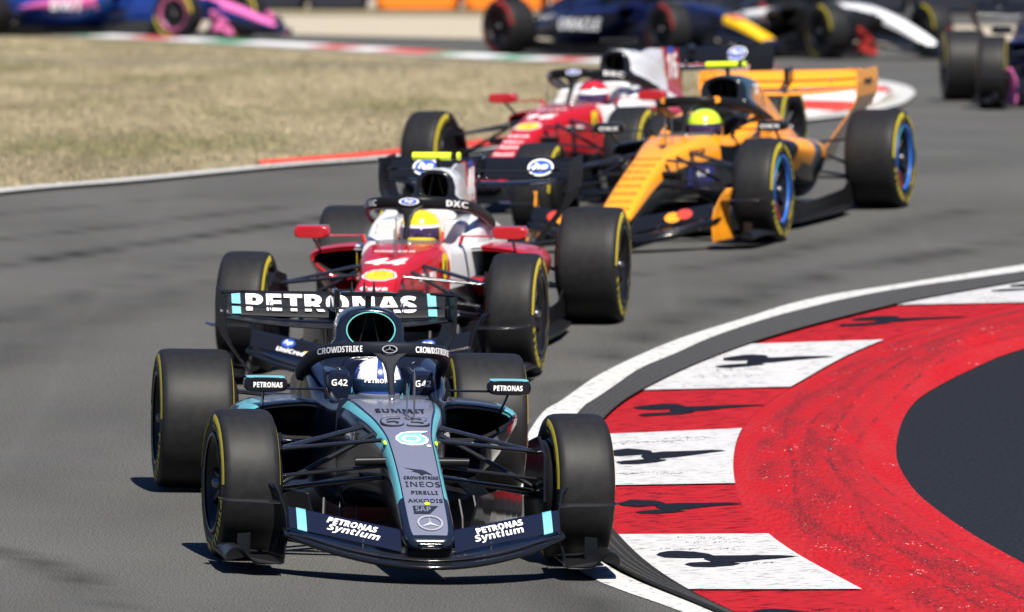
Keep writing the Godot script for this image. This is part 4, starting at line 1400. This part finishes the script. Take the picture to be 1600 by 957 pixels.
	var band := func(t: float, _r: float) -> float: return 0.050 + 0.035 * sin(minf(1.0, t * 1.6) * PI * 0.5) - 0.075 * smoothstep(0.55, 1.0, t)
	structure("red_apron", strip(kr, rin, 14, band), M.red_band, "scuffed red painted apron behind the kerb")
	var dp := PackedVector2Array()
	for p in red_in: dp.append(p)
	dp.append(Vector2(14, -63.5))
	dp.append(Vector2(14, -39.6))
	structure("dark_run_off", grid_poly(dp, [[2.0, -64.0, 14.0, -39.0, 1.0, 1.0]], func(_p): return 0.006), M.dark_paint, "dark painted run-off inside the red apron")

	# ---- infield
	var near := catmull(pairs([-9.0, -58.0, -6.27, -68.46, -5.19, -72.09, -3.93, -75.06, -3.00, -76.47, -1.90, -78.43, -1.04, -79.66, 0.00, -81.85, 1.11, -84.94, 2.00, -87.60, 2.70, -89.84, 3.20, -92.27, 3.70, -95.95, 4.02, -100.59]), 5)
	var far := catmull(pairs([4.02, -100.59, 4.08, -103.73, 3.95, -106.74, 3.55, -109.93, 2.60, -113.71, 1.24, -117.5, -0.47, -121.0, -1.98, -126.28, -4.46, -133.95, -7.36, -140.78, -10.38, -144.46, -16.0, -149.5]), 5)
	var field := PackedVector2Array()
	for p in near: field.append(p)
	for p in far.slice(1): field.append(p)
	field.append(Vector2(-16, -58))
	var gn := FastNoiseLite.new()
	gn.seed = 77
	gn.frequency = 0.12
	gn.fractal_octaves = 4
	var track_band := catmull(pairs([-16.0, -127.0, -8.78, -122.09, -6.27, -119.88, -3.86, -118.17, -1.37, -116.10]), 4)
	var grass_col := func(p: Vector3) -> Color:
		var n := gn.get_noise_2d(p.x * 3.0, p.z * 0.8)
		var g := gn.get_noise_2d(p.x * 2.0 + 90.0, p.z * 0.6)
		var c := Color(0.295, 0.252, 0.162) * (1.0 + 0.28 * n)
		c = c.lerp(Color(0.185, 0.175, 0.085), smoothstep(0.08, 0.55, g) * 0.7)
		if p.z < -105.0:
			var d := near_line(Vector2(p.x, p.z), track_band)
			c = c.lerp(Color(0.18, 0.165, 0.14), 0.7 * exp(-d * d / 1.2))
		return c
	structure("infield", grid_poly(field, [[-16.0, -150.0, 4.2, -58.0, 0.4, 0.5]], func(p): return 0.012 + 0.02 * absf(gn.get_noise_2d(p.x * 9.0, p.y * 9.0)), grass_col), M.grass, "dry infield grass between the two stretches of track")
	var both := near + far.slice(1)
	var edge := offset_line(both, 0.0)
	structure("infield_edge_line", strip(offset_line(both, -0.11), offset_line(both, 0.13), 1, func(_t, _r): return 0.03), M.line_white, "white line bordering the infield")
	# red and white kerb round the tip of the infield
	var tip := both.slice(25, 85)
	var ik := holder(self, "infield_kerb")
	ik.set_meta("kind", "structure")
	ik.set_meta("label", "red and white kerb round the tip of the infield")
	var inner := offset_line(tip, -0.14)
	var outer := []
	for i in tip.size():
		outer.append(offset_line(tip, -lerpf(0.2, 1.5, smoothstep(0.0, 0.5, float(i) / tip.size())))[i])
	for i in range(0, tip.size() - 5, 5):
		part(ik, "kerb_block", strip(inner.slice(i, i + 6), outer.slice(i, i + 6), 4, func(t, _r): return 0.035 + 0.03 * sin(t * PI)), M.far_red if (i / 5) % 2 == 0 or i < 15 else M.far_white)
	# coloured kerb on the far side of the infield
	var fk := holder(self, "far_kerb")
	fk.set_meta("kind", "structure")
	fk.set_meta("label", "red, white and green kerb along the far stretch of track")
	var fl := far.slice(20, far.size())
	var cols := ["far_red", "far_white", "far_red", "far_white", "far_white", "far_green", "far_white", "far_red", "far_white", "far_green", "far_white", "far_white", "far_green", "far_red"]
	for i in range(0, fl.size() - 1):
		part(fk, "kerb_block", strip(offset_line(fl, 0.14).slice(i, i + 2), offset_line(fl, 0.95).slice(i, i + 2), 2, func(t, _r): return 0.035 + 0.02 * sin(t * PI)), M[cols[i % cols.size()]])
	# tufts of dry grass
	var bt := new_st(false)
	rng.seed = 12
	for k in 7:
		var a := TAU * k / 7.0
		var d := Vector3(cos(a), 0, sin(a))
		var e := Vector3(-sin(a), 0, cos(a))
		var h := rng.randf_range(0.012, 0.035)
		bt.add_vertex(d * 0.02 - e * 0.006); bt.add_vertex(d * rng.randf_range(0.04, 0.09) + Vector3(0, h, 0)); bt.add_vertex(d * 0.02 + e * 0.006)
	var mm := MultiMesh.new()
	mm.transform_format = MultiMesh.TRANSFORM_3D
	mm.use_colors = true
	mm.mesh = done(bt)
	var spots := []
	while spots.size() < 60000:
		var z := -69.0 - 78.0 * pow(rng.randf(), 1.5)
		var p := Vector2(rng.randf_range(-9.0, 4.0), z)
		if Geometry2D.is_point_in_polygon(p, field) and near_line(p, [far[0], far[10], far[20], far[30], far[40], far[50]]) > 0.9: spots.append(p)
	mm.instance_count = spots.size()
	for i in spots.size():
		var p: Vector2 = spots[i]
		var c: Color = grass_col.call(Vector3(p.x, 0, p.y)) * rng.randf_range(0.75, 1.35)
		mm.set_instance_transform(i, Transform3D(Basis(Vector3.UP, rng.randf() * TAU).scaled(Vector3.ONE * rng.randf_range(0.6, 1.5)), G(p, 0.012)))
		mm.set_instance_color(i, c)
	var tuft := MultiMeshInstance3D.new()
	tuft.name = "dry_grass"
	tuft.multimesh = mm
	tuft.material_override = M.blade
	tuft.set_meta("kind", "stuff")
	tuft.set_meta("label", "short dry grass tufts over the infield")
	tuft.set_meta("category", "grass")
	add_child(tuft)

	# ---- beyond the far stretch: gravel and barriers
	var bf := catmull(pairs([-30.0, -165.0, -15.22, -155.30, -10.86, -151.05, -7.69, -147.03, -4.68, -143.21, -2.19, -139.59, -0.54, -137.28, 1.76, -135.04, 4.34, -132.87, 6.84, -130.77, 10.02, -127.75, 24.0, -118.0]), 3)
	var gp := PackedVector2Array()
	for p in bf: gp.append(p)
	gp.append(Vector2(24, -150))
	gp.append(Vector2(3.0, -150))
	gp.append(Vector2(3.0, -185))
	gp.append(Vector2(-30, -185))
	structure("gravel_trap", grid_poly(gp, [[-30.0, -185.0, 24.0, -118.0, 1.0, 1.0]], func(_p): return 0.015), M.gravel, "pale gravel trap beyond the far stretch of track")
	var vg := []
	var vf := []
	for k in 19:
		var vx := -26.0 + k * 1.6
		vg.append(Vector2(vx, -161.0 + 0.30 * (vx + 2.3)))
		vf.append(Vector2(vx, -172.0 + 0.30 * (vx + 2.3)))
	structure("verge", strip(vg, vf, 6, func(_t, _r): return 0.03, func(p): return grass_col.call(p) * 1.1), M.grass, "dry verge in front of the crash barriers")
	for wl in [[-2.35, 2.15, "barrier_orange", "orange crash barrier blocks at the far edge of the gravel"], [2.2, 20.0, "barrier_dark", "dark crash barrier blocks beyond the far cars, right of the orange ones"], [-26.0, -2.45, "barrier_dark", "dark crash barrier blocks left of the orange ones behind the gravel"]]:
		var bar := holder(self, "crash_barrier")
		tag(bar, wl[3], "barrier")
		bar.position = Vector3(wl[0], gy(wl[0], -170.0), -170.0)
		var x: float = wl[0]
		while x < wl[1] - 0.1:
			var wd := minf(1.5, wl[1] - x)
			var zz := -167.5 + 0.30 * (x + 2.3)
			part(bar, "barrier_block", rbox(Vector3(x + wd * 0.5, gy(x, zz) + 0.6, zz) - bar.position, Vector3(wd * 0.5 - 0.01, 0.6, 0.5), 8.0), M[wl[2]])
			x += wd

func scallop() -> PackedVector2Array:
	var p := PackedVector2Array()
	for i in 22:
		var a := PI * (1.06 - 1.12 * i / 21.0)
		var r := 0.5 * (1.0 if i % 3 else 0.94)
		p.append(Vector2(cos(a) * r, sin(a) * r * 1.3 - 0.15))
	p.append(Vector2(0.28, -0.42))
	p.append(Vector2(0.22, -0.5))
	p.append(Vector2(-0.22, -0.5))
	p.append(Vector2(-0.28, -0.42))
	return p

func nose_emblem(parent: Node, called: String, poly: PackedVector2Array, x: float, z: float, w: float, h: float, m: Material, lift := 0.0) -> void:
	var q := nose_at(z)
	emblem(parent, called, poly, Vector3(x, q.y + 0.002 + lift, z), Vector3(1, 0, 0), Vector3(0, -q.z, -1), w, h, m, 0.0015)

func base_livery() -> Dictionary:
	return {"stripe": M.tyre_yellow, "lip": M.rim, "headrest": M.carbon, "halo": M.carbon, "mouth": 0.115, "mirror": M.gloss, "mirror_cap": M.gloss, "flap": M.gloss, "endplate": M.gloss, "wing_main": M.gloss, "wing_flap": M.gloss, "rear_endplate": M.wing_satin, "camera": M.carbon}

func lead_livery() -> Dictionary:
	var L := base_livery()
	var navy := Color(0.010, 0.013, 0.024)
	var teal := Color(0.10, 0.36, 0.41)
	var silver := Color(0.138, 0.148, 0.200)
	L.col = func(p: Vector3, kind: String, k: int) -> Color:
		if kind == "nose":
			if k < 3 and p.z < 1.057: return silver
			if p.z < 0.72 and (k == 4 or (k == 5 and p.z > -0.12)): return teal
			return navy
		if kind == "pod" and absf(p.x) > 0.60 and p.y > 0.575 and p.z > -1.75: return teal
		if kind == "cover" and p.z < -2.2 and p.y > 0.6: return Color(0.03, 0.033, 0.042)
		return navy
	L.headrest = M.navy
	L.headrest_text = "G42"
	L.halo = M.halo_dark
	L.wing_flap = M.wing_satin
	L.wing_main = M.wing_satin
	L.halo_text = "CROWDSTRIKE"
	L.mouth = 0.118
	L.mouth_ring = M.mint
	L.mirror_cap = M.teal
	L.mirror_text = "PETRONAS"
	L.flap = M.navy
	L.flap_stripe = M.teal
	L.flap_text = ["PETRONAS", "Syntium"]
	L.wing_text = "PETRONAS"
	L.endplate_text = "Snapdragon"
	L.flat_camera = true
	L.tyre_text = true
	L.steer = 4.5
	L.extra = func(o, nose, halo, cover, fw, rw):
		# nose, from the cockpit to the tip
		on_nose(nose, "SUMMIT", 0.0, -0.42, 0.24, 0.085, M.ink)
		on_nose(nose, "63", 0.0, -0.195, 0.235, 0.165, M.ink)
		on_nose(nose, "63", 0.0, -0.195, 0.222, 0.135, M.panel, false).position.y += 0.0022
		var drop := PackedVector2Array([Vector2(0.5, 0.5), Vector2(0.0, 0.48), Vector2(-0.30, 0.36), Vector2(-0.47, 0.10), Vector2(-0.5, -0.12), Vector2(-0.38, -0.38), Vector2(-0.1, -0.5), Vector2(0.2, -0.48), Vector2(0.40, -0.32), Vector2(0.46, -0.08), Vector2(0.40, 0.12), Vector2(0.24, 0.26)])
		nose_emblem(nose, "drop_emblem", drop, 0.012, 0.06, 0.165, 0.20, M.white)
		nose_emblem(nose, "drop_emblem", drop, 0.010, 0.062, 0.140, 0.165, M.mint, 0.0015)
		nose_emblem(nose, "drop_emblem", disc_poly(20), 0.004, 0.078, 0.092, 0.100, M.white, 0.003)
		nose_emblem(nose, "drop_emblem", disc_poly(20), 0.004, 0.080, 0.062, 0.066, M.mint, 0.0045)
		nose_emblem(nose, "small_disc", disc_poly(12), 0.080, 0.164, 0.020, 0.03, M.white)
		var bird := PackedVector2Array([Vector2(-0.5, 0.45), Vector2(-0.2, 0.30), Vector2(0.15, 0.22), Vector2(0.32, 0.0), Vector2(0.5, -0.35), Vector2(0.25, -0.22), Vector2(0.1, -0.42), Vector2(-0.02, -0.12), Vector2(-0.25, 0.05), Vector2(-0.1, 0.1)])
		nose_emblem(nose, "bird_emblem", bird, 0.0, 0.475, 0.125, 0.10, M.ink)
		on_nose(nose, "CROWDSTRIKE", 0.006, 0.541, 0.165, 0.030, M.ink)
		on_nose(nose, "INEOS", 0.008, 0.605, 0.165, 0.052, M.ink, false)
		on_nose(nose, "PIRELLI", 0.008, 0.687, 0.125, 0.036, M.ink)
		on_nose(nose, "AKKODIS", 0.004, 0.765, 0.165, 0.036, M.ink, false)
		nose_emblem(nose, "small_disc", disc_poly(14), 0.010, 0.796, 0.024, 0.03, M.lime, 0.002)
		nose_emblem(nose, "flag_emblem", PackedVector2Array([Vector2(-0.5, -0.5), Vector2(0.12, -0.5), Vector2(0.5, 0.5), Vector2(-0.5, 0.5)]), 0.0, 0.852, 0.118, 0.078, M.ink)
		on_nose(nose, "SAP", -0.014, 0.852, 0.072, 0.046, M.panel).position.y += 0.0025
		var q := nose_at(0.972)
		var c := Vector3(0.008, q.y + 0.0045, 0.972)
		var yd := Vector3(0, -q.z, -1)
		part(nose, "star_ring", ring_mesh(c, Vector3.RIGHT, yd, 0.120, 0.135, 0.86, 0.004, 36), M.silver)
		part(nose, "star", star_mesh(c, Vector3.RIGHT, yd, 0.060, 0.067), M.silver)
		part(nose, "inlet_slot", rbox(Vector3(0, 0.192, 1.081), Vector3(0.022, 0.005, 0.006), 4.0), M.duct)
		for s in [-1.0, 1.0]:
			lettering(nose, "AMG", Vector3(s * 0.233, 0.545, -0.48), Vector3(s * 0.30, 0, -s * 1.0) if s > 0 else Vector3(0.2, 0, 1.0), Vector3.UP, 0.15, 0.04, M.pale, true, 0.2)
			nose_emblem(nose, "tracker", disc_poly(10), s * 0.122, 0.10, 0.015, 0.06, M.lime, -0.010)
		# star on the halo
		part(halo, "star_ring", ring_mesh(Vector3(0, 0.921, -0.9665), Vector3.RIGHT, Vector3(0, 1, -0.15), 0.075, 0.040, 0.84, 0.003, 28), M.silver)
		part(halo, "star", star_mesh(Vector3(0, 0.921, -0.9665), Vector3.RIGHT, Vector3(0, 1, -0.15), 0.036, 0.019), M.silver)
	return L

func star_mesh(c: Vector3, xd: Vector3, yd: Vector3, rx: float, ry: float) -> ArrayMesh:
	var x := xd.normalized()
	var z := x.cross(yd).normalized()
	var y := z.cross(x)
	var st := new_st(false)
	var tip := c + z * 0.006
	for i in 3:
		var a := PI * 0.5 + TAU * i / 3.0
		var P := func(t: float, k: float) -> Vector3: return c + (x * cos(t) * rx + y * sin(t) * ry) * k
		var p: Vector3 = P.call(a, 1.0)
		var l: Vector3 = P.call(a + PI / 3.0, 0.13)
		var r: Vector3 = P.call(a - PI / 3.0, 0.13)
		st.add_vertex(tip); st.add_vertex(l); st.add_vertex(p)
		st.add_vertex(tip); st.add_vertex(p); st.add_vertex(r)
	return done(st)

func red_livery(number: String) -> Dictionary:
	var L := base_livery()
	var red := Color(0.40, 0.008, 0.014)
	var white := Color(0.66, 0.66, 0.67)
	var dark := Color(0.010, 0.010, 0.012)
	L.col = func(p: Vector3, kind: String, k: int) -> Color:
		if kind == "nose":
			if p.z > 1.03 or k > 8: return dark
			return red
		if kind == "tub": return white if p.y > 0.50 else dark
		if kind == "cover":
			if p.z > -2.02 and p.z > -1.94: return dark
			if p.z < -2.95: return red
			return white
		if kind == "pod":
			if p.y < 0.33: return dark
			if absf(p.x) < 0.40 and p.y > 0.5: return white
			return red
		return red
	L.headrest = M.white_gloss
	L.mirror = M.red
	L.mirror_cap = M.red
	L.camera = M.lime if number == "44" else M.carbon
	L.mouth = 0.085
	L.spine = 0.74
	L.halo_text = "DXC"
	L.halo_x = 0.235
	L.halo_w = 0.095
	L.halo_h = 0.036
	L.wing_discs = true
	L.tyre_text = true
	L.flap_discs = [[0.30, 0.085, 0.085, 0.062, M.blue, "hp"], [0.17, 0.040, 0.055, 0.03, M.yellow]]
	L.flap_word = "UniCredit"
	L.extra = func(o, nose, halo, cover, fw, rw):
		on_nose(nose, "UniCredit IBM HP", 0.0, -0.45, 0.24, 0.035, M.white)
		on_nose(nose, number, 0.0, -0.18, 0.235, 0.13, M.white, true, 0.3)
		nose_emblem(nose, "scallop_emblem", scallop(), 0.0, 0.08, 0.205, 0.20, M.white)
		nose_emblem(nose, "scallop_emblem", scallop(), 0.0, 0.082, 0.185, 0.175, M.red, 0.0012)
		nose_emblem(nose, "scallop_emblem", scallop(), 0.0, 0.084, 0.165, 0.150, M.yellow, 0.0024)
		for i in 5:
			var a := (i - 2) * 0.32
			nose_emblem(nose, "scallop_rib", PackedVector2Array([Vector2(-0.5, -0.5), Vector2(0.5, -0.5), Vector2(0.5, 0.5), Vector2(-0.5, 0.5)]), sin(a) * 0.05, 0.10 - cos(a) * 0.03, 0.005, 0.10, M.red, 0.0036)
		on_nose(nose, "Ceva", 0.0, 0.30, 0.16, 0.05, M.white)
		on_nose(nose, "PIRELLI", 0.0, 0.42, 0.15, 0.04, M.white)
		on_nose(nose, "Puma", 0.0, 0.52, 0.14, 0.05, M.white)
		on_nose(nose, "Peroni", 0.0, 0.64, 0.15, 0.05, M.white)
		on_nose(nose, "VGW", 0.0, 0.76, 0.13, 0.05, M.white)
		for s in [-1.0, 1.0]:
			var sd := Vector3(s * 0.20, 0, -s * 1.0) * (1.0 if s > 0 else -1.0)
			var xd := Vector3(0.22, 0, -1.0) if s > 0 else Vector3(0.22, 0, 1.0)
			lettering(nose, "RICHARD MILLE", Vector3(s * 0.208, 0.535, -0.36), xd, Vector3.UP, 0.26, 0.040, M.white)
			var shield := PackedVector2Array([Vector2(-0.5, 0.5), Vector2(0.5, 0.5), Vector2(0.5, 0.0), Vector2(0.3, -0.3), Vector2(0, -0.5), Vector2(-0.3, -0.3), Vector2(-0.5, 0.0)])
			emblem(nose, "shield_emblem", shield, Vector3(s * 0.262, 0.56, -0.66), xd, Vector3.UP, 0.075, 0.17, M.yellow)
			var horse := PackedVector2Array([Vector2(-0.1, 0.5), Vector2(0.15, 0.42), Vector2(0.08, 0.2), Vector2(0.4, 0.25), Vector2(0.2, 0.02), Vector2(0.3, -0.2), Vector2(0.12, -0.5), Vector2(0.05, -0.2), Vector2(-0.15, -0.15), Vector2(-0.3, -0.4), Vector2(-0.28, 0.0), Vector2(-0.12, 0.1)])
			emblem(nose, "horse_emblem", horse, Vector3(s * 0.264, 0.565, -0.66), xd, Vector3.UP, 0.05, 0.09, M.black, 0.004)
		emblem(halo, "emblem", disc_poly(), Vector3(0, 0.925, -0.970), Vector3.RIGHT, Vector3(0, 1, -0.3), 0.12, 0.044, M.white)
		emblem(halo, "emblem", disc_poly(), Vector3(0, 0.926, -0.968), Vector3.RIGHT, Vector3(0, 1, -0.3), 0.10, 0.034, M.blue)
		lettering(halo, "hp", Vector3(0, 0.926, -0.965), Vector3.RIGHT, Vector3(0, 1, -0.3), 0.05, 0.026, M.white, true, 0.3)
		# shark fin with the number
		part(o, "shark_fin", prism_mesh(PackedVector2Array([Vector2(-2.35, 0.98), Vector2(-2.75, 1.02), Vector2(-3.38, 0.98), Vector2(-3.45, 0.60), Vector2(-2.9, 0.75)]), Vector3.ZERO, Vector3.BACK, Vector3.UP, 0.018), M.white_gloss)
		var finr := part(o, "fin_panel", prism_mesh(PackedVector2Array([Vector2(-3.02, 1.012), Vector2(-3.395, 0.985), Vector2(-3.46, 0.60), Vector2(-3.1, 0.72)]), Vector3.ZERO, Vector3.BACK, Vector3.UP, 0.024), M.red)
		lettering(finr, number, Vector3(0.014, 0.86, -3.23), Vector3(0, 0, -1), Vector3.UP, 0.24, 0.20, M.white)
		emblem(finr, "emblem", disc_poly(), Vector3(0.0145, 0.985, -3.2), Vector3(0, 0, -1), Vector3.UP, 0.16, 0.05, M.blue)
	return L

func papaya_livery() -> Dictionary:
	var L := base_livery()
	var pap := Color(0.86, 0.31, 0.012)
	var dark := Color(0.010, 0.012, 0.016)
	var slate := Color(0.025, 0.055, 0.085)
	L.col = func(p: Vector3, kind: String, k: int) -> Color:
		if kind == "nose":
			if p.z > 1.0 or k > 6: return dark
			return pap
		if kind == "tub": return pap if p.y > 0.56 else dark
		if kind == "cover":
			if p.z > -1.94: return dark
			if p.y > 0.80 and p.z > -2.6: return slate
			return pap
		if kind == "pod":
			if p.y < 0.42 or p.z > -1.40: return dark
			if p.z > -1.95 and p.z < -1.75: return slate
			return pap
		return pap
	L.lip = M.sky_blue
	L.wide_lip = true
	L.tyre_text = true
	L.endplate = M.papaya
	L.wing_main = M.papaya
	L.wing_flap = M.papaya
	L.rear_endplate = M.papaya
	L.camera = M.lime
	L.headrest = M.carbon
	L.mirror_text = "OKX"
	L.mouth = 0.115
	L.flap_discs = [[0.36, 0.075, 0.11, 0.09, M.far_red], [0.28, 0.065, 0.11, 0.09, M.papaya]]
	L.extra = func(o, nose, halo, cover, fw, rw):
		var words := [["Mastercard", 0.06], ["Google", 0.20], ["DELL", 0.32], ["OKX", 0.44], ["cisco", 0.56], ["ANDROID", 0.68], ["Jack Daniel's", 0.80], ["DP WORLD", 0.90]]
		for w in words: on_nose(nose, w[0], 0.0, w[1], 0.17, 0.040, M.worn_print)
		on_nose(nose, "1", 0.0, -0.25, 0.07, 0.13, M.ink)
		for s in [-1.0, 1.0]:
			var xd := Vector3(0.22, 0, -1.0) if s > 0 else Vector3(0.22, 0, 1.0)
			lettering(nose, "MONSTER", Vector3(s * 0.215, 0.60, -0.42), xd, Vector3.UP, 0.24, 0.04, M.ink)
			emblem(nose, "side_panel", PackedVector2Array([Vector2(-0.5, -0.4), Vector2(0.45, -0.5), Vector2(0.5, 0.3), Vector2(-0.4, 0.5)]), Vector3(s * 0.225, 0.44, -0.45), xd, Vector3.UP, 0.42, 0.16, M.deep_blue)
			lettering(nose, "Dell Tech", Vector3(s * 0.229, 0.45, -0.45), xd, Vector3.UP, 0.22, 0.045, M.white)
			emblem(halo, "emblem", disc_poly(), Vector3(s * 0.19, 0.925, -1.045), Vector3(1, -s * 0.13, -s * 0.42), Vector3(0, 1, -0.2), 0.06, 0.045, M.papaya)
			lettering(rw, "Google", Vector3(s * 0.597, 0.90, -3.70), Vector3(0, 0, -s), Vector3.UP, 0.22, 0.06, M.ink)
			lettering(cover, "OKX", Vector3(s * 0.150, 0.93, -2.20), Vector3(s * 0.08, 0, -s) if s > 0 else Vector3(0.08, 0, 1), Vector3.UP, 0.18, 0.08, M.white)
		# coloured ring segments on the wheel lips
		for wn in o.get_children():
			if wn.name.begins_with("wheel"):
				var sd := signf(wn.position.x)
				var wd: float = 0.28 if absf(wn.position.z) < 1.0 else 0.375
				for q in [[0.3, M.far_green], [1.9, M.far_red], [3.6, M.yellow]]:
					var st := new_st()
					for k in 6:
						var t0: float = q[0] + k * 0.12
						var t1: float = t0 + 0.12
						var x := sd * (wd * 0.5 + 0.0045)
						var a := Vector3(x, cos(t0) * 0.242, sin(t0) * 0.242)
						var b := Vector3(x, cos(t1) * 0.242, sin(t1) * 0.242)
						var c := Vector3(x, cos(t1) * 0.222, sin(t1) * 0.222)
						var d := Vector3(x, cos(t0) * 0.222, sin(t0) * 0.222)
						if sd > 0: quad(st, a, b, c, d)
						else: quad(st, d, c, b, a)
					part(wn, "lip_segment", done(st), q[1])
	return L

func simple_livery(body: Color, nose_c: Color, tip_c: Color, pod_c: Color, stripe: Material) -> Dictionary:
	var L := base_livery()
	L.stripe = stripe
	L.col = func(p: Vector3, kind: String, k: int) -> Color:
		if kind == "nose":
			if k > 9: return Color(0.01, 0.01, 0.012)
			if p.z > 0.28 and p.z < 1.03: return tip_c if k < 7 else body
			return nose_c if k < 5 else body
		if kind == "pod": return pod_c if p.y > 0.42 and p.z < -1.5 else body
		return body
	return L

func _ready() -> void:
	# camera: long lens from a stand above the bend
	var cam := Camera3D.new()
	cam.name = "camera"
	add_child(cam)
	var lens := CameraAttributesPhysical.new()
	lens.frustum_focal_length = 384.0
	lens.exposure_aperture = 5.6
	lens.frustum_focus_distance = 46.9
	cam.attributes = lens
	cam.fov = 3.5789
	cam.near = 1.0
	cam.far = 4000.0
	cam.position = Vector3(0, 4.75, 0)
	cam.rotation_degrees = Vector3(-4.40743, 0, 0)
	cam.current = true
	# sky
	var env := Environment.new()
	env.background_mode = Environment.BG_SKY
	var sky := ProceduralSkyMaterial.new()
	sky.sky_top_color = Color(0.24, 0.40, 0.68)
	sky.sky_horizon_color = Color(0.66, 0.74, 0.84)
	sky.sky_curve = 0.12
	sky.ground_horizon_color = Color(0.50, 0.50, 0.47)
	sky.ground_bottom_color = Color(0.30, 0.29, 0.27)
	env.sky = Sky.new()
	env.sky.sky_material = sky
	env.background_energy_multiplier = 0.5
	env.tonemap_mode = Environment.TONE_MAPPER_LINEAR
	env.tonemap_exposure = 1.7
	env.sdfgi_enabled = true
	env.ssao_enabled = true
	env.ssil_enabled = true
	var we := WorldEnvironment.new()
	we.name = "world_environment"
	we.environment = env
	add_child(we)
	# sun
	var sun := DirectionalLight3D.new()
	sun.name = "sun"
	sun.light_energy = 1.6
	sun.light_color = Color(1.0, 0.975, 0.93)
	sun.light_angular_distance = 0.5
	sun.shadow_enabled = true
	sun.basis = Basis.looking_at(-Vector3(0.16, 0.72, 0.47).normalized(), Vector3.UP)
	add_child(sun)

	make_materials()
	make_ground()

	# ---- the cars
	driver_mesh = make_driver_mesh()
	var lead := build_car("race_car", "black and silver race car with teal stripes leading the pack beside the kerb", Vector3(-0.505, -46.314, 6.508), lead_livery())
	driver(lead, "driver in a white and blue helmet inside the black leading car", M.suit_blue, func(p):
		if p.y > 0.040: return Color(0.75, 0.76, 0.78) if absf(absf(p.x) - 0.070 + p.y * 0.2) < 0.040 else Color(0.02, 0.05, 0.22)
		return Color(0.02, 0.045, 0.20) if p.y > -0.04 else Color(0.30, 0.33, 0.40), M.visor_blue, "PETRONAS")
	var red44 := build_car("race_car_001", "red and white race car numbered 44 directly behind the black one", Vector3(-0.751, -56.794, -8.763), red_livery("44"))
	driver(red44, "driver in a yellow helmet inside the second car", M.suit_red, func(p):
		if p.y > 0.034 and p.y < 0.055: return Color(0.8, 0.8, 0.8)
		return Color(0.80, 0.58, 0.01), M.visor_violet)
	var pap_l := papaya_livery()
	pap_l.steer = 1.0
	var pap := build_car("race_car_002", "orange race car with blue wheel rims on the outside of the bend", Vector3(0.978, -67.38, -16.571), pap_l)
	driver(pap, "driver in a lime yellow helmet inside the orange car", M.suit_orange, func(p):
		return Color(0.58, 0.80, 0.02) if p.y > 0.03 or p.y < -0.06 else Color(0.08, 0.08, 0.09), M.visor_violet)
	var red16 := build_car("race_car_003", "red and white race car numbered 16 running behind the orange one", Vector3(0.169, -72.436, -19.627), red_livery("16"))
	driver(red16, "driver in a red helmet with a white band inside the third red car", M.suit_red, func(p):
		if p.y > 0.034 and p.y < 0.065: return Color(0.8, 0.8, 0.8)
		return Color(0.45, 0.015, 0.02), M.visor_violet)

	# ---- the cars coming round behind, out of focus
	var navy := Color(0.010, 0.014, 0.055)
	var bl := simple_livery(Color(0.012, 0.045, 0.25), Color(0.74, 0.16, 0.42), Color(0.74, 0.16, 0.42), Color(0.70, 0.13, 0.38), M.tyre_yellow)
	bl.endplate = M.rose
	bl.lip = M.rose
	bl.wide_lip = true
	bl.extra = func(o, nose, halo, cover, fw, rw):
		lettering(o, "BWT", Vector3(-0.77, 0.47, -1.95), Vector3(0, 0, 1), Vector3.UP, 0.55, 0.16, M.white)
	build_car("race_car_004", "blue and pink race car at the far edge of the infield", Vector3(-4.267, -138.467, 57.0), bl)
	var rb := simple_livery(navy, navy, Color(0.82, 0.48, 0.01), navy, M.tyre_red)
	rb.steer = -6.0
	rb.extra = func(o, nose, halo, cover, fw, rw):
		lettering(o, "ORACLE", Vector3(-0.755, 0.40, -1.90), Vector3(0, 0, 1), Vector3(0.25, 1, 0), 0.85, 0.15, M.white)
		nose_emblem(nose, "red_panel", PackedVector2Array([Vector2(-0.5, -0.5), Vector2(0.5, -0.5), Vector2(0.5, 0.5), Vector2(-0.5, 0.5)]), 0.0, 0.36, 0.20, 0.16, M.far_red)
	build_car("race_car_005", "dark navy race car with a yellow nose tip on the far track", Vector3(2.60, -123.15, 37.0), rb)
	var hs := simple_livery(Color(0.02, 0.02, 0.022), Color(0.75, 0.75, 0.75), Color(0.75, 0.75, 0.75), Color(0.70, 0.70, 0.70), M.tyre_yellow)
	hs.steer = -6.0
	hs.endplate = M.far_red
	build_car("race_car_006", "white nosed race car with red wing endplates on the far track", Vector3(4.585, -122.05, 34.0), hs)
	var dl := simple_livery(Color(0.02, 0.035, 0.15), Color(0.70, 0.70, 0.74), Color(0.70, 0.70, 0.74), Color(0.70, 0.70, 0.74), M.tyre_yellow)
	dl.steer = -9.0
	dl.endplate = M.rose
	build_car("race_car_007", "white and blue race car cut off by the right edge of the picture", Vector3(5.46, -94.997, 3.35), dl)
